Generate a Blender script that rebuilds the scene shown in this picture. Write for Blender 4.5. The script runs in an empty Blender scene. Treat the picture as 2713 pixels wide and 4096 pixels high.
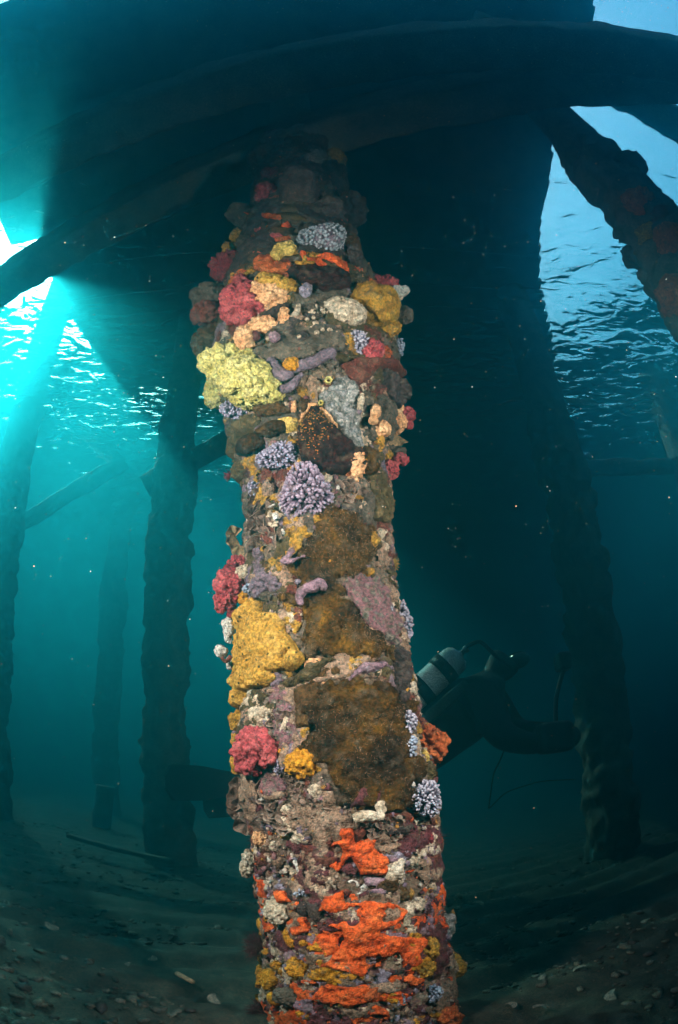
import bpy, bmesh, math, random
import numpy as np
from mathutils import Vector, Matrix
R = math.radians
rng = np.random.default_rng(7)
random.seed(7)
sc = bpy.context.scene
C = sc.collection

# ------------------------------------------------------------------ camera (full-frame fisheye, tilted up)
CAM = np.array([0.0, 0.0, 1.0]); TILT = R(28)
FPX = 1300.0 / 1568 * 2713          # equisolid focal length in photograph pixels
cd = bpy.data.cameras.new("camera"); cam = bpy.data.objects.new("camera", cd); C.objects.link(cam); sc.camera = cam
cd.type = 'PANO'; cd.panorama_type = 'FISHEYE_EQUISOLID'
cd.sensor_fit = 'VERTICAL'; cd.sensor_width = 24; cd.sensor_height = 36
cd.fisheye_lens = FPX / 4096 * 36; cd.fisheye_fov = math.pi
cd.clip_start = 0.02; cd.clip_end = 400
cam.location = CAM; cam.rotation_euler = (math.pi / 2 + TILT, 0, 0)

# ------------------------------------------------------------------ sky, sun, exposure
SUN_EL, SUN_AZ = R(45.5), R(-46)       # azimuth measured from +y towards +x
wd = bpy.data.worlds.new("World"); sc.world = wd; wd.use_nodes = True
nt = wd.node_tree; nt.nodes.clear()
sky = nt.nodes.new("ShaderNodeTexSky"); sky.sky_type = 'NISHITA'; sky.sun_disc = False
sky.sun_elevation = SUN_EL; sky.sun_rotation = SUN_AZ
sky.air_density = 1.0; sky.dust_density = 5.0; sky.ozone_density = 1.5
bg = nt.nodes.new("ShaderNodeBackground"); bg.inputs[1].default_value = 0.15
wo = nt.nodes.new("ShaderNodeOutputWorld")
nt.links.new(sky.outputs[0], bg.inputs[0]); nt.links.new(bg.outputs[0], wo.inputs[0])
sl = bpy.data.lights.new("sun", 'SUN'); sl.energy = 2.5; sl.angle = R(0.53); sl.color = (1, 0.96, 0.80)
so = bpy.data.objects.new("sun", sl); C.objects.link(so)
sd = Vector((math.sin(SUN_AZ) * math.cos(SUN_EL), math.cos(SUN_AZ) * math.cos(SUN_EL), math.sin(SUN_EL)))
so.rotation_euler = sd.to_track_quat('Z', 'Y').to_euler(); so.location = sd * 30

# the photographer's two flash guns, on arms either side of the camera: they light the near pile in true colour
for sx, en in ((-1, 25), (1, 21)):
    l = bpy.data.lights.new("flash_gun", 'SPOT'); l.energy = en; l.color = (1.0, 0.78, 0.70)
    l.spot_size = R(128); l.spot_blend = 0.55; l.shadow_soft_size = 0.07
    o = bpy.data.objects.new("flash_gun", l); C.objects.link(o)
    o.location = (0.88 * sx, 0.42, 1.6); o.scale = (0.46 if sx < 0 else 0.44, 1, 1)
    o.rotation_euler = (Vector((-0.10, 1.45, 1.75)) - o.location).to_track_quat('-Z', 'Y').to_euler()

sc.view_settings.view_transform = 'Standard'; sc.view_settings.look = 'None'
sc.view_settings.exposure = 3.5; sc.view_settings.gamma = 1.0
sc.view_settings.use_curve_mapping = False
cy = sc.cycles
cy.use_denoising = True; cy.use_adaptive_sampling = True; cy.adaptive_threshold = 0.02
cy.max_bounces = 6; cy.volume_bounces = 1; cy.transparent_max_bounces = 8; cy.diffuse_bounces = 2; cy.glossy_bounces = 2
cy.sample_clamp_indirect = 4.0; cy.caustics_reflective = False; cy.caustics_refractive = False

# ------------------------------------------------------------------ helpers
def ray(px, py):
    """photograph pixel (2713x4096) -> direction in the place"""
    x = np.asarray(px, float) - 2713 / 2; y = 4096 / 2 - np.asarray(py, float)
    r = np.hypot(x, y) + 1e-9; th = 2 * np.arcsin(np.clip(r / (2 * FPX), 0, 1))
    a, b, c = np.sin(th) * x / r, np.sin(th) * y / r, np.cos(th)
    return np.stack([a, c * math.cos(TILT) - b * math.sin(TILT), b * math.cos(TILT) + c * math.sin(TILT)], -1)

def at_dist(px, py, d):
    """point on the ray at horizontal distance d from the camera"""
    v = ray(px, py); return CAM + v * (d / np.hypot(v[..., 0], v[..., 1]))[..., None] if np.ndim(px) else CAM + v * d / math.hypot(v[0], v[1])

def at_z(px, py, z):
    v = ray(px, py); return CAM + v * (z - CAM[2]) / v[2]

def _h(ix, iy, iz, s):
    n = (ix * 374761393 + iy * 668265263 + iz * 2147483647 + s * 974711) & 0xFFFFFFFF
    n = ((n ^ (n >> 13)) * 1274126177) & 0xFFFFFFFF
    n = ((n ^ (n >> 16)) * 2246822519) & 0xFFFFFFFF
    return ((n ^ (n >> 15)) & 0xFFFFFF) / float(0xFFFFFF)

def vn(p, s=0):
    p = np.asarray(p, float); i = np.floor(p).astype(np.int64); f = p - i; f = f * f * (3 - 2 * f)
    o = 0
    for a in (0, 1):
        for b in (0, 1):
            for c in (0, 1):
                w = (f[:, 0] if a else 1 - f[:, 0]) * (f[:, 1] if b else 1 - f[:, 1]) * (f[:, 2] if c else 1 - f[:, 2])
                o = o + w * _h(i[:, 0] + a, i[:, 1] + b, i[:, 2] + c, s)
    return o * 2 - 1

def fbm(p, s=0, n=4, g=0.5):
    p = np.asarray(p, float); o = 0; a = 1.0; t = 0
    for k in range(n):
        o = o + a * vn(p * 2 ** k + 13.7 * k, s + k); t += a; a *= g
    return o / t

def worley(p, s=0):
    """distance to the nearest feature point"""
    p = np.asarray(p, float); i = np.floor(p).astype(np.int64); best = np.full(len(p), 9.0)
    for a in (-1, 0, 1):
        for b in (-1, 0, 1):
            for c in (-1, 0, 1):
                q = i + np.array([a, b, c])
                f = np.stack([_h(q[:, 0], q[:, 1], q[:, 2], s + k) for k in (1, 2, 3)], -1)
                best = np.minimum(best, ((q + f - p) ** 2).sum(1))
    return np.sqrt(best)

def mesh(name, v, f, smooth=True):
    m = bpy.data.meshes.new(name)
    v = np.asarray(v, np.float32)
    if isinstance(f, np.ndarray):
        n, k = f.shape
        m.vertices.add(len(v)); m.vertices.foreach_set('co', v.ravel())
        m.loops.add(n * k); m.loops.foreach_set('vertex_index', f.astype(np.int32).ravel())
        m.polygons.add(n); m.polygons.foreach_set('loop_start', np.arange(0, n * k, k, dtype=np.int32))
        m.update(calc_edges=True); m.validate()
    else:
        m.from_pydata([tuple(map(float, q)) for q in v], [], f); m.update()
    m.polygons.foreach_set('use_smooth', [smooth] * len(m.polygons))
    return m

def obj(name, v, f, mat, parent=None, smooth=True):
    m = v if isinstance(v, bpy.types.Mesh) else mesh(name, v, f, smooth)
    o = bpy.data.objects.new(name, m); C.objects.link(o)
    if mat is not None and len(m.materials) == 0: m.materials.append(mat)
    if parent is not None: o.parent = parent
    return o

def tag(o, label=None, cat=None, group=None, kind=None):
    for k, w in (('label', label), ('category', cat), ('group', group), ('kind', kind)):
        if w: o[k] = w
    return o

def empty(name, loc=(0, 0, 0)):
    o = bpy.data.objects.new(name, None); C.objects.link(o); o.location = loc; o.empty_display_size = 0.1; return o

def quads(nu, nv, wrap=False):
    """faces of an (nv rows x nu columns) grid"""
    f = []
    i = np.arange(nu if wrap else nu - 1); j = np.arange(nv - 1)
    I, J = np.meshgrid(i, j); I = I.ravel(); J = J.ravel(); I2 = (I + 1) % nu
    return np.stack([J * nu + I, J * nu + I2, (J + 1) * nu + I2, (J + 1) * nu + I], 1)

def material(name, cols, scale=8, rough=0.8, bump=0.3, bscale=60, spec=0.3, detail=5, bdist=0.004, island=False, extra=None, grain=130, pores=None, silt=0.0):
    """mottled surface: a ramp over noise, fine relief"""
    m = bpy.data.materials.new(name); m.use_nodes = True; n = m.node_tree; N = n.nodes; L = n.links
    b = N['Principled BSDF']; b.inputs['Roughness'].default_value = rough; b.inputs['Specular IOR Level'].default_value = spec
    tc = N.new('ShaderNodeTexCoord'); geo = N.new('ShaderNodeNewGeometry')
    if island:
        fac = geo.outputs['Random Per Island']
    else:
        tx = N.new('ShaderNodeTexNoise'); tx.inputs['Scale'].default_value = scale; tx.inputs['Detail'].default_value = detail
        tx.inputs['Roughness'].default_value = 0.62
        L.new(geo.outputs['Position'], tx.inputs['Vector']); fac = tx.outputs['Fac']
    rp = N.new('ShaderNodeValToRGB'); e = rp.color_ramp.elements
    lo, hi = (0.0, 1.0) if island else (0.3, 0.7)
    for k, c in enumerate(cols):
        pos = lo + (hi - lo) * (k / max(1, len(cols) - 1))
        if k < 2: e[k].position = pos; el = e[k]
        else: el = e.new(pos)
        el.color = (*c, 1)
    if island: rp.color_ramp.interpolation = 'CONSTANT'
    if len(cols) == 1: e[1].color = (*cols[0], 1)
    L.new(fac, rp.inputs[0]); colour = rp.outputs[0]
    if grain:
        tg = N.new('ShaderNodeTexNoise'); tg.inputs['Scale'].default_value = grain; tg.inputs['Detail'].default_value = 4; L.new(geo.outputs['Position'], tg.inputs['Vector'])
        mr = N.new('ShaderNodeMapRange'); mr.inputs[1].default_value = 0.32; mr.inputs[2].default_value = 0.68; mr.inputs[3].default_value = 0.42; mr.inputs[4].default_value = 1.3; L.new(tg.outputs['Fac'], mr.inputs[0])
        mm = N.new('ShaderNodeMix'); mm.data_type = 'RGBA'; mm.blend_type = 'MULTIPLY'; mm.inputs[0].default_value = 1; L.new(colour, mm.inputs[6]); L.new(mr.outputs[0], mm.inputs[7]); colour = mm.outputs[2]
    if silt:
        ts = N.new('ShaderNodeTexNoise'); ts.inputs['Scale'].default_value = 34; ts.inputs['Detail'].default_value = 7; ts.inputs['Roughness'].default_value = 0.68; L.new(geo.outputs['Position'], ts.inputs['Vector'])
        ms = N.new('ShaderNodeMapRange'); ms.inputs[1].default_value = 0.53; ms.inputs[2].default_value = 0.66; ms.inputs[3].default_value = 0.0; ms.inputs[4].default_value = silt; L.new(ts.outputs['Fac'], ms.inputs[0])
        m3 = N.new('ShaderNodeMix'); m3.data_type = 'RGBA'; L.new(ms.outputs[0], m3.inputs[0]); L.new(colour, m3.inputs[6]); m3.inputs[7].default_value = (0.085, 0.062, 0.040, 1); colour = m3.outputs[2]
    if pores:  # shade inside sponge pores, painted into the colour as dark spots
        vo = N.new('ShaderNodeTexVoronoi'); vo.inputs['Scale'].default_value = pores[0]; L.new(geo.outputs['Position'], vo.inputs['Vector'])
        m2 = N.new('ShaderNodeMapRange'); m2.inputs[1].default_value = pores[1] * 0.7; m2.inputs[2].default_value = pores[1] * 1.3; m2.inputs[3].default_value = pores[2]; m2.inputs[4].default_value = 1.0; L.new(vo.outputs['Distance'], m2.inputs[0])
        mm = N.new('ShaderNodeMix'); mm.data_type = 'RGBA'; mm.blend_type = 'MULTIPLY'; mm.inputs[0].default_value = 1; L.new(colour, mm.inputs[6]); L.new(m2.outputs[0], mm.inputs[7]); colour = mm.outputs[2]
    L.new(colour, b.inputs['Base Color'])
    if bump:
        t2 = N.new('ShaderNodeTexNoise'); t2.inputs['Scale'].default_value = bscale; t2.inputs['Detail'].default_value = 3
        L.new(geo.outputs['Position'], t2.inputs['Vector'])
        bp = N.new('ShaderNodeBump'); bp.inputs['Strength'].default_value = bump; bp.inputs['Distance'].default_value = bdist
        L.new(t2.outputs['Fac'], bp.inputs['Height']); L.new(bp.outputs[0], b.inputs['Normal'])
    if extra: extra(n, rp, b, geo)
    return m

# ------------------------------------------------------------------ water: surface, turbid volume
SURF = 4.7; SEAB = 0.28
def water_surface():
    n = 420; s = np.linspace(-1, 1, n); s = np.sign(s) * (np.abs(s) ** 2.2) * 70 + 0.0
    X, Y = np.meshgrid(s, s); X = X.ravel(); Y = Y.ravel() + 3
    p = np.stack([X, Y, 0 * X], 1)
    z = 0.035 * fbm(p * 0.9, 5, 3) + 0.014 * fbm(p * 3.1, 9, 2)
    o = obj('water_surface', np.stack([X, Y, SURF + z], 1), quads(n, n), None)
    m = bpy.data.materials.new('water_skin'); m.use_nodes = True; N = m.node_tree.nodes; L = m.node_tree.links
    N.remove(N['Principled BSDF']); out = N['Material Output']
    geo = N.new('ShaderNodeNewGeometry')
    mp = N.new('ShaderNodeMapping'); mp.inputs['Rotation'].default_value = (0, 0, R(25)); mp.inputs['Scale'].default_value = (1.0, 1.9, 1)
    L.new(geo.outputs['Position'], mp.inputs['Vector'])
    a = N.new('ShaderNodeTexNoise'); a.inputs['Scale'].default_value = 4.2; a.inputs['Detail'].default_value = 2.5; a.inputs['Roughness'].default_value = 0.42
    a.inputs['Distortion'].default_value = 0.6
    L.new(mp.outputs[0], a.inputs['Vector'])
    bp = N.new('ShaderNodeBump'); bp.inputs['Strength'].default_value = 1.0; bp.inputs['Distance'].default_value = 0.026
    L.new(a.outputs['Fac'], bp.inputs['Height'])
    fr = N.new('ShaderNodeFresnel'); fr.inputs['IOR'].default_value = 1.333
    L.new(bp.outputs[0], fr.inputs['Normal'])
    tr = N.new('ShaderNodeBsdfTransparent'); gl = N.new('ShaderNodeBsdfGlossy'); gl.inputs['Roughness'].default_value = 0.02
    L.new(bp.outputs[0], gl.inputs['Normal'])
    mx = N.new('ShaderNodeMixShader'); L.new(fr.outputs[0], mx.inputs[0]); L.new(tr.outputs[0], mx.inputs[1]); L.new(gl.outputs[0], mx.inputs[2])
    L.new(mx.outputs[0], out.inputs['Surface'])
    o.data.materials.append(m)
    tag(o, 'rippled water surface seen from below', kind='structure')
water_surface()

def water_body():
    x, y0, y1, z0, z1 = 70, -70, 76, -1.4, 8.6
    v = [(-x, y0, z0), (x, y0, z0), (x, y1, z0), (-x, y1, z0), (-x, y0, z1), (x, y0, z1), (x, y1, z1), (-x, y1, z1)]
    f = [(0, 3, 2, 1), (4, 5, 6, 7), (0, 1, 5, 4), (1, 2, 6, 5), (2, 3, 7, 6), (3, 0, 4, 7)]
    m = bpy.data.materials.new('turbid_water'); m.use_nodes = True; N = m.node_tree.nodes; L = m.node_tree.links
    N.remove(N['Principled BSDF'])
    pv = N.new('ShaderNodeVolumePrincipled')
    ss = np.array((0.003, 0.076, 0.098)); sa = np.array((0.31, 0.176, 0.158))     # scattering and absorption per metre
    pv.inputs['Color'].default_value = (*ss, 1); pv.inputs['Density'].default_value = 1.0
    pv.inputs['Absorption Color'].default_value = (*((1 - sa / (1 - ss)) ** 2), 1)
    pv.inputs['Anisotropy'].default_value = 0.80
    L.new(pv.outputs[0], N['Material Output'].inputs['Volume'])
    o = obj('haze', v, f, m, smooth=False)
    tag(o, 'teal turbid water filling the whole view', kind='stuff')
    return o
water_body()

# ------------------------------------------------------------------ seabed
def bed_height(X, Y):
    p = np.stack([X, Y, 0 * X], 1)
    w = fbm(p * 0.5, 3, 3)
    ph = (Y * 0.93 - X * 0.36) * 2 * math.pi / 0.30 + 3.0 * w + 1.2 * fbm(p * 1.7, 4, 2)
    amp = 0.040 * np.clip(0.6 + 0.9 * fbm(p * 0.35, 6, 2), 0.1, 1.2)
    return SEAB - 0.02 + amp * (0.7 * np.sin(ph) + 0.3 * np.sin(2 * ph + 1)) + 0.05 * w + 0.014 * fbm(p * 7, 8, 3) + 0.008 * fbm(p * 26, 12, 2)
def seabed():
    n = 640; s = np.linspace(-1, 1, n); s = np.sign(s) * (np.abs(s) ** 2.6) * 69
    X, Y = np.meshgrid(s, s); X = X.ravel(); Y = Y.ravel() + 2.0
    m = material('sand', [(0.019, 0.017, 0.010), (0.043, 0.038, 0.024), (0.082, 0.074, 0.050)], scale=14, bscale=160, bump=0.6, detail=8)
    o = obj('seabed', np.stack([X, Y, bed_height(X, Y)], 1), quads(n, n), m)
    tag(o, 'dark rippled sand seabed strewn with shell grit', kind='structure')
seabed()

# ------------------------------------------------------------------ jetty: deck, beams, background piles
M_timber = material('weathered_timber', [(0.05, 0.04, 0.03), (0.11, 0.09, 0.06), (0.17, 0.14, 0.10)], scale=6, bscale=40, bump=0.5)
M_crust = material('crusted_timber', [(0.03, 0.028, 0.02), (0.08, 0.07, 0.05), (0.14, 0.11, 0.08), (0.10, 0.10, 0.08)], scale=9, bscale=50, bump=0.6)

def timber(name, p0, p1, w, h, mat=M_timber, rough=0.02, parent=None, seed=0, step=0.06, roundness=0.25):
    """squared timber or log from p0 to p1, edges worn and crusted"""
    p0 = np.array(p0, float); p1 = np.array(p1, float); ax = p1 - p0; Ln = np.linalg.norm(ax); ax /= Ln
    up = np.array([0, 0, 1.0]) if abs(ax[2]) < 0.9 else np.array([0, 1.0, 0])
    sx = np.cross(ax, up); sx /= np.linalg.norm(sx); up = np.cross(sx, ax)
    nu, nv = 28, max(4, int(Ln / step))
    a = np.linspace(0, 2 * math.pi, nu, endpoint=False); k = 2 / roundness if roundness < 1 else 2
    cx = np.sign(np.cos(a)) * np.abs(np.cos(a)) ** (2 / k) * w / 2; cz = np.sign(np.sin(a)) * np.abs(np.sin(a)) ** (2 / k) * h / 2
    V = []
    ts = np.concatenate([[0], np.linspace(0, Ln, nv), [Ln]])
    for q, t in enumerate(ts):
        e = 0.02 if q in (0, len(ts) - 1) else 1
        V.append(p0 + ax * t + (cx * e)[:, None] * sx + (cz * e)[:, None] * up)
    V = np.concatenate(V)
    dr = V - p0 - ((V - p0) @ ax)[:, None] * ax; dl = np.linalg.norm(dr, axis=1)[:, None] + 1e-6
    V = V + dr / dl * (rough * (fbm(V * 6, seed, 4) + 0.6 * fbm(V * 19, seed + 5, 2)))[:, None]
    return obj(name, V, quads(nu, len(ts), True), mat, parent)

deck = empty('jetty_deck', (0, 3, 5.7)); tag(deck, 'dark timber jetty deck overhead above the water', 'deck')
plank_mesh = {}
def plank(x0, x1, y, w=0.17, z=5.72):
    key = round(x1 - x0, 2)
    if key not in plank_mesh:
        L_ = key / 2; V = []; seg = 7
        for t in np.linspace(-L_, L_, seg):
            for (b, c) in ((-w / 2, -0.035), (w / 2, -0.035), (w / 2, 0.035), (-w / 2, 0.035)): V.append((t, b + 0.006 * math.sin(t * 5), c + 0.004 * math.sin(t * 3)))
        f = [(i * 4 + k, i * 4 + (k + 1) % 4, (i + 1) * 4 + (k + 1) % 4, (i + 1) * 4 + k) for i in range(seg - 1) for k in range(4)] + [(0, 3, 2, 1), (seg * 4 - 4, seg * 4 - 3, seg * 4 - 2, seg * 4 - 1)]
        me = mesh('plank', V, f, False); me.materials.append(M_timber); plank_mesh[key] = me
    o = obj('plank', plank_mesh[key], None, None, deck)
    o.location = ((x0 + x1) / 2 + 0.10 * math.sin(2.3 * y) * math.sin(0.9 * y + 1) + random.uniform(-.02, .02), y - 3, z - 5.7 + random.uniform(-.006, .006)); o.rotation_euler = (0, 0, R(random.uniform(-.06, .06)))
y = 0.12
while y < 34:
    if y < 2.75: plank(-3.5, 1.95, y)
    else: plank(-3.1 if y < 5.4 else -2.6 + 0.3 * (y - 2.75), 1.98 + 0.3 * (y - 2.75), y)
    y += 0.160

def bx(px, py, z): return at_z(px * 2713 / 1568, py * 2713 / 1568, z)
for (p0, p1, w, h, lab) in (
    ((-7.2, 2.35, 4.22), (3.2, 0.16, 4.22), 0.30, 0.30, 'broad submerged cross beam passing overhead, nearest the top edge'),
    ((-7.2, 3.89, 4.19), (3.0, 0.25, 4.30), 0.26, 0.30, 'dark submerged cross beam meeting the top of the sponge-covered pile'),
    ((0.9, 0.72, 5.05), (4.6, 1.55, 5.05), 0.30, 0.28, 'blue-hazed beam above the water crossing the bright sky patch')):
    b = timber('cross_beam', p0, p1, w, h, rough=0.03, seed=int(w * 100 + h * 10)); tag(b, lab, 'beam', 'jetty cross beams')

def pile(name, bot, top, r, label, seed, growth=0.05, z0=-0.5, z1=5.6, step=0.03, mat=M_crust):
    """round timber pile thick with marine growth below the surface"""
    root = empty(name, (*bot, 0)); tag(root, label, 'pile', 'background jetty piles')
    nu = 72; nv = int((z1 - z0) / step)
    a = np.linspace(0, 2 * math.pi, nu, endpoint=False); z = np.linspace(z0, z1, nv)
    A, Z = np.meshgrid(a, z); A = A.ravel(); Z = Z.ravel()
    t = (Z - 0) / SURF
    cx = np.array(bot[0]) + (top[0] - bot[0]) * t; cyy = bot[1] + (top[1] - bot[1]) * t
    u = np.stack([np.cos(A), np.sin(A), 0 * A], 1); p = np.stack([cx, cyy, Z], 1) + u * r
    fade = np.clip((SURF - 0.25 - Z) / 0.5, 0, 1)
    lump = np.sqrt(np.clip(1 - (worley(p * 7, seed) / 0.75) ** 2, 0, 1))
    d = r * 0.88 + fade * growth * (0.9 * fbm(p * 3.2, seed, 3) + 0.9 * lump * (fbm(p * 2, seed + 3, 2) > -0.1) + 0.9 * fbm(p * 14, seed + 9, 4, 0.65)) + 0.004 * fbm(p * 14, seed + 2, 2)
    V = np.stack([cx, cyy, Z], 1) + u * d[:, None] - np.array([*bot, 0])
    obj('shaft', V, quads(nu, nv, True), mat, root)
    return root

def polar(az, d): return (math.sin(R(az)) * d, math.cos(R(az)) * d)
pile('jetty_pile', polar(-16.2, 4.5), polar(-20.6, 4.45), 0.185, 'dark crusted pile with a stub of cross timber, beside teal water', 11)
pile('jetty_pile', polar(-34.3, 6.0), polar(-39.0, 6.0), 0.235, 'hazy pile cut by the left edge of the view', 12, z1=7.9)
pile('jetty_pile', polar(-22.8, 8.8), polar(-24.6, 8.8), 0.21, 'faintest far pile, almost lost in teal water', 13)
pile('jetty_pile', polar(27.0, 4.15), polar(26.5, 4.15), 0.20, 'dark pile standing behind the diver', 14)
pile('jetty_pile', polar(41.5, 6.3), polar(41.0, 6.3), 0.22, 'dim blue pile at the right edge, low in the view', 15)
pile('jetty_pile', polar(54.0, 1.92), polar(49.6, 1.92), 0.165, 'near black crusted pile slanting across bright surface ripples', 16, growth=0.05, step=0.02)

# ------------------------------------------------------------------ the sponge-covered pile in front of the camera
ZP = np.array([-0.6, 0.0, 0.35, 0.5, 0.77, 0.96, 1.14, 1.39, 1.8, 2.03, 2.3, 2.55, 2.8, 3.1, 3.5, 4.0, 4.4, 4.7, 5.7])
RP = np.array([0.25, 0.25, 0.248, 0.236, 0.228, 0.246, 0.235, 0.206, 0.208, 0.236, 0.305, 0.335, 0.305, 0.248, 0.216, 0.185, 0.165, 0.155, 0.15])
def axis(z):
    z = np.asarray(z, float); return np.stack([0.085 - 0.0862 * z, 1.56 - 0.0085 * z, z], -1)
def prof(z): return np.interp(z, ZP, RP)
def radial(phi): return np.stack([np.sin(phi), -np.cos(phi), 0 * phi], -1)
def relief(phi, z):
    """crusty surface radius of the pile"""
    phi = np.asarray(phi, float); z = np.asarray(z, float); r = prof(z)
    p = axis(z) + radial(phi) * r[:, None]
    f = np.clip((4.45 - z) / 0.4, 0, 1)
    big = np.sqrt(np.clip(1 - (worley(p * 13, 21) / 0.8) ** 2, 0, 1)); mid = np.sqrt(np.clip(1 - (worley(p * 34, 22) / 0.8) ** 2, 0, 1))
    return r + f * (0.022 * fbm(p * 5, 31, 3) + 0.018 * big + 0.012 * mid + 0.006 * fbm(p * 70, 33, 2) - 0.014)

def hit(px, py):
    """photograph pixel -> (phi, z, distance along ray, excess beyond the outline) on the pile"""
    v = ray(float(px), float(py)); t = np.linspace(0.9, 7.5, 2600); P = CAM + t[:, None] * v
    q = P - axis(P[:, 2]); d = np.hypot(q[:, 0], q[:, 1]) - prof(P[:, 2])
    k = np.nonzero(d < 0)[0]
    i = k[0] if len(k) else int(np.argmin(d))
    return math.atan2(q[i, 0], -q[i, 1]), P[i, 2], t[i], max(0.0, d[i])

def frame(px, py):
    """image-right and image-up unit vectors at a pixel"""
    a = ray(px + 4, py) - ray(px - 4, py); b = ray(px, py - 4) - ray(px, py + 4)
    return a / np.linalg.norm(a), b / np.linalg.norm(b)

ZN = {1: (700, 400, 1000 / 1568), 2: (700, 1200, 1000 / 1568), 3: (800, 2000, 1000 / 1568), 4: (850, 2700, 1000 / 1568), 5: (850, 3300, 1100 / 1568), 0: (0, 0, 2713 / 1568)}
def px(zone, x, y):
    a, b, s = ZN[zone]; return a + x * s, b + y * s

def col(m, *c): return c
PAL = dict(
    yellow=[(0.38, 0.32, 0.07), (0.52, 0.45, 0.14), (0.58, 0.53, 0.24)],
    palegold=[(0.55, 0.36, 0.07), (0.72, 0.52, 0.15)],
    pink=[(0.24, 0.025, 0.034), (0.38, 0.062, 0.068), (0.50, 0.125, 0.12)],
    crimson=[(0.15, 0.014, 0.02), (0.25, 0.032, 0.038)],
    peach=[(0.56, 0.25, 0.11), (0.70, 0.38, 0.18), (0.76, 0.48, 0.27)],
    cream=[(0.36, 0.26, 0.17), (0.52, 0.42, 0.30), (0.62, 0.54, 0.43)],
    white=[(0.46, 0.43, 0.38), (0.66, 0.63, 0.57)],
    gold=[(0.33, 0.165, 0.018), (0.46, 0.25, 0.035), (0.55, 0.33, 0.07)],
    ochre=[(0.17, 0.085, 0.012), (0.30, 0.15, 0.014), (0.40, 0.22, 0.028), (0.18, 0.13, 0.05)],
    amber=[(0.44, 0.18, 0.010), (0.60, 0.28, 0.016)],
    orange=[(0.48, 0.052, 0.006), (0.66, 0.09, 0.012), (0.72, 0.15, 0.03)],
    rust=[(0.30, 0.05, 0.012), (0.46, 0.10, 0.025), (0.55, 0.16, 0.05)],
    redbrown=[(0.07, 0.017, 0.011), (0.14, 0.034, 0.02), (0.15, 0.06, 0.036)],
    brown=[(0.008, 0.003, 0.0006), (0.018, 0.0075, 0.001), (0.040, 0.018, 0.002), (0.085, 0.039, 0.004), (0.18, 0.088, 0.008)],
    darkbrown=[(0.030, 0.016, 0.008), (0.07, 0.035, 0.012), (0.11, 0.06, 0.02)],
    umber=[(0.028, 0.017, 0.015), (0.05, 0.034, 0.030), (0.085, 0.064, 0.054)],
    maroon=[(0.010, 0.003, 0.003), (0.022, 0.006, 0.005), (0.05, 0.013, 0.008)],
    wine=[(0.07, 0.015, 0.018), (0.13, 0.035, 0.04)],
    grey=[(0.050, 0.036, 0.025), (0.09, 0.070, 0.050), (0.16, 0.128, 0.092)],
    bluegrey=[(0.15, 0.15, 0.155), (0.29, 0.29, 0.29), (0.10, 0.095, 0.075), (0.40, 0.39, 0.37), (0.22, 0.21, 0.19)],
    purple=[(0.105, 0.075, 0.095), (0.155, 0.11, 0.14), (0.21, 0.155, 0.185)],
    mauve=[(0.17, 0.10, 0.13), (0.26, 0.16, 0.20), (0.30, 0.21, 0.23)],
    lavender=[(0.20, 0.17, 0.23), (0.32, 0.28, 0.34)],
    tan=[(0.17, 0.10, 0.06), (0.28, 0.18, 0.12), (0.36, 0.25, 0.18)],
    olive=[(0.038, 0.027, 0.010), (0.08, 0.055, 0.018), (0.13, 0.095, 0.042)],
    mottled=[(0.07, 0.07, 0.045), (0.15, 0.125, 0.10), (0.22, 0.09, 0.11), (0.11, 0.10, 0.075), (0.30, 0.27, 0.23)],
)
MATS = {}
def M(k):
    if k not in MATS:
        sc_, b_, r_ = dict(brown=(10, 0.5, 0.65), bluegrey=(42, 0.6, 0.8), mottled=(38, 0.8, 0.8), maroon=(40, 0.5, 0.7), orange=(22, 0.7, 0.75)).get(k, (24, 0.6, 0.8))
        MATS[k] = material(k + '_tissue', PAL[k], scale=sc_, silt=dict(yellow=0.25, gold=0.35, orange=0.45, peach=0.4, pink=0.35, white=0.5, cream=0.6).get(k, 0.7), spec=0.1 if k in ('brown', 'maroon', 'darkbrown') else 0.25, rough=r_, bump=min(1.0, b_ * 1.6), bscale=190, bdist=0.007, pores=dict(yellow=(75, 0.2, 0.35), gold=(46, 0.17, 0.12), palegold=(130, 0.25, 0.4), ochre=(70, 0.16, 0.35), pink=(80, 0.2, 0.3), crimson=(80, 0.2, 0.3), peach=(90, 0.16, 0.5), purple=(55, 0.15, 0.25), brown=(60, 0.2, 0.5), grey=(90, 0.22, 0.35), umber=(85, 0.2, 0.4), cream=(95, 0.2, 0.45), white=(120, 0.25, 0.3), rust=(80, 0.2, 0.35), orange=(60, 0.17, 0.4), amber=(60, 0.15, 0.4), tan=(110, 0.25, 0.4)).get(k))
    return MATS[k]

ICO = {}
def ico(n):
    if n not in ICO:
        bm = bmesh.new(); bmesh.ops.create_icosphere(bm, subdivisions=n, radius=1)
        ICO[n] = (np.array([v.co[:] for v in bm.verts]), np.array([[v.index for v in f.verts] for f in bm.faces])); bm.free()
    return ICO[n]

def spot(zone, cx, cy, sink=0.25, out=0.0):
    """place on the pile under a photograph pixel: point, right, up, outward vectors and metres per zoom pixel"""
    X, Y = px(zone, cx, cy); phi, z, t, ex = hit(X, Y)
    v = ray(X, Y); P = CAM + v * t; rgt, up = frame(X, Y)
    n = radial(np.array([phi]))[0]
    m = t / FPX / 1.03 * ZN[zone][2]
    return P, rgt, up, n, -v, m, phi, z, ex

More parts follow.
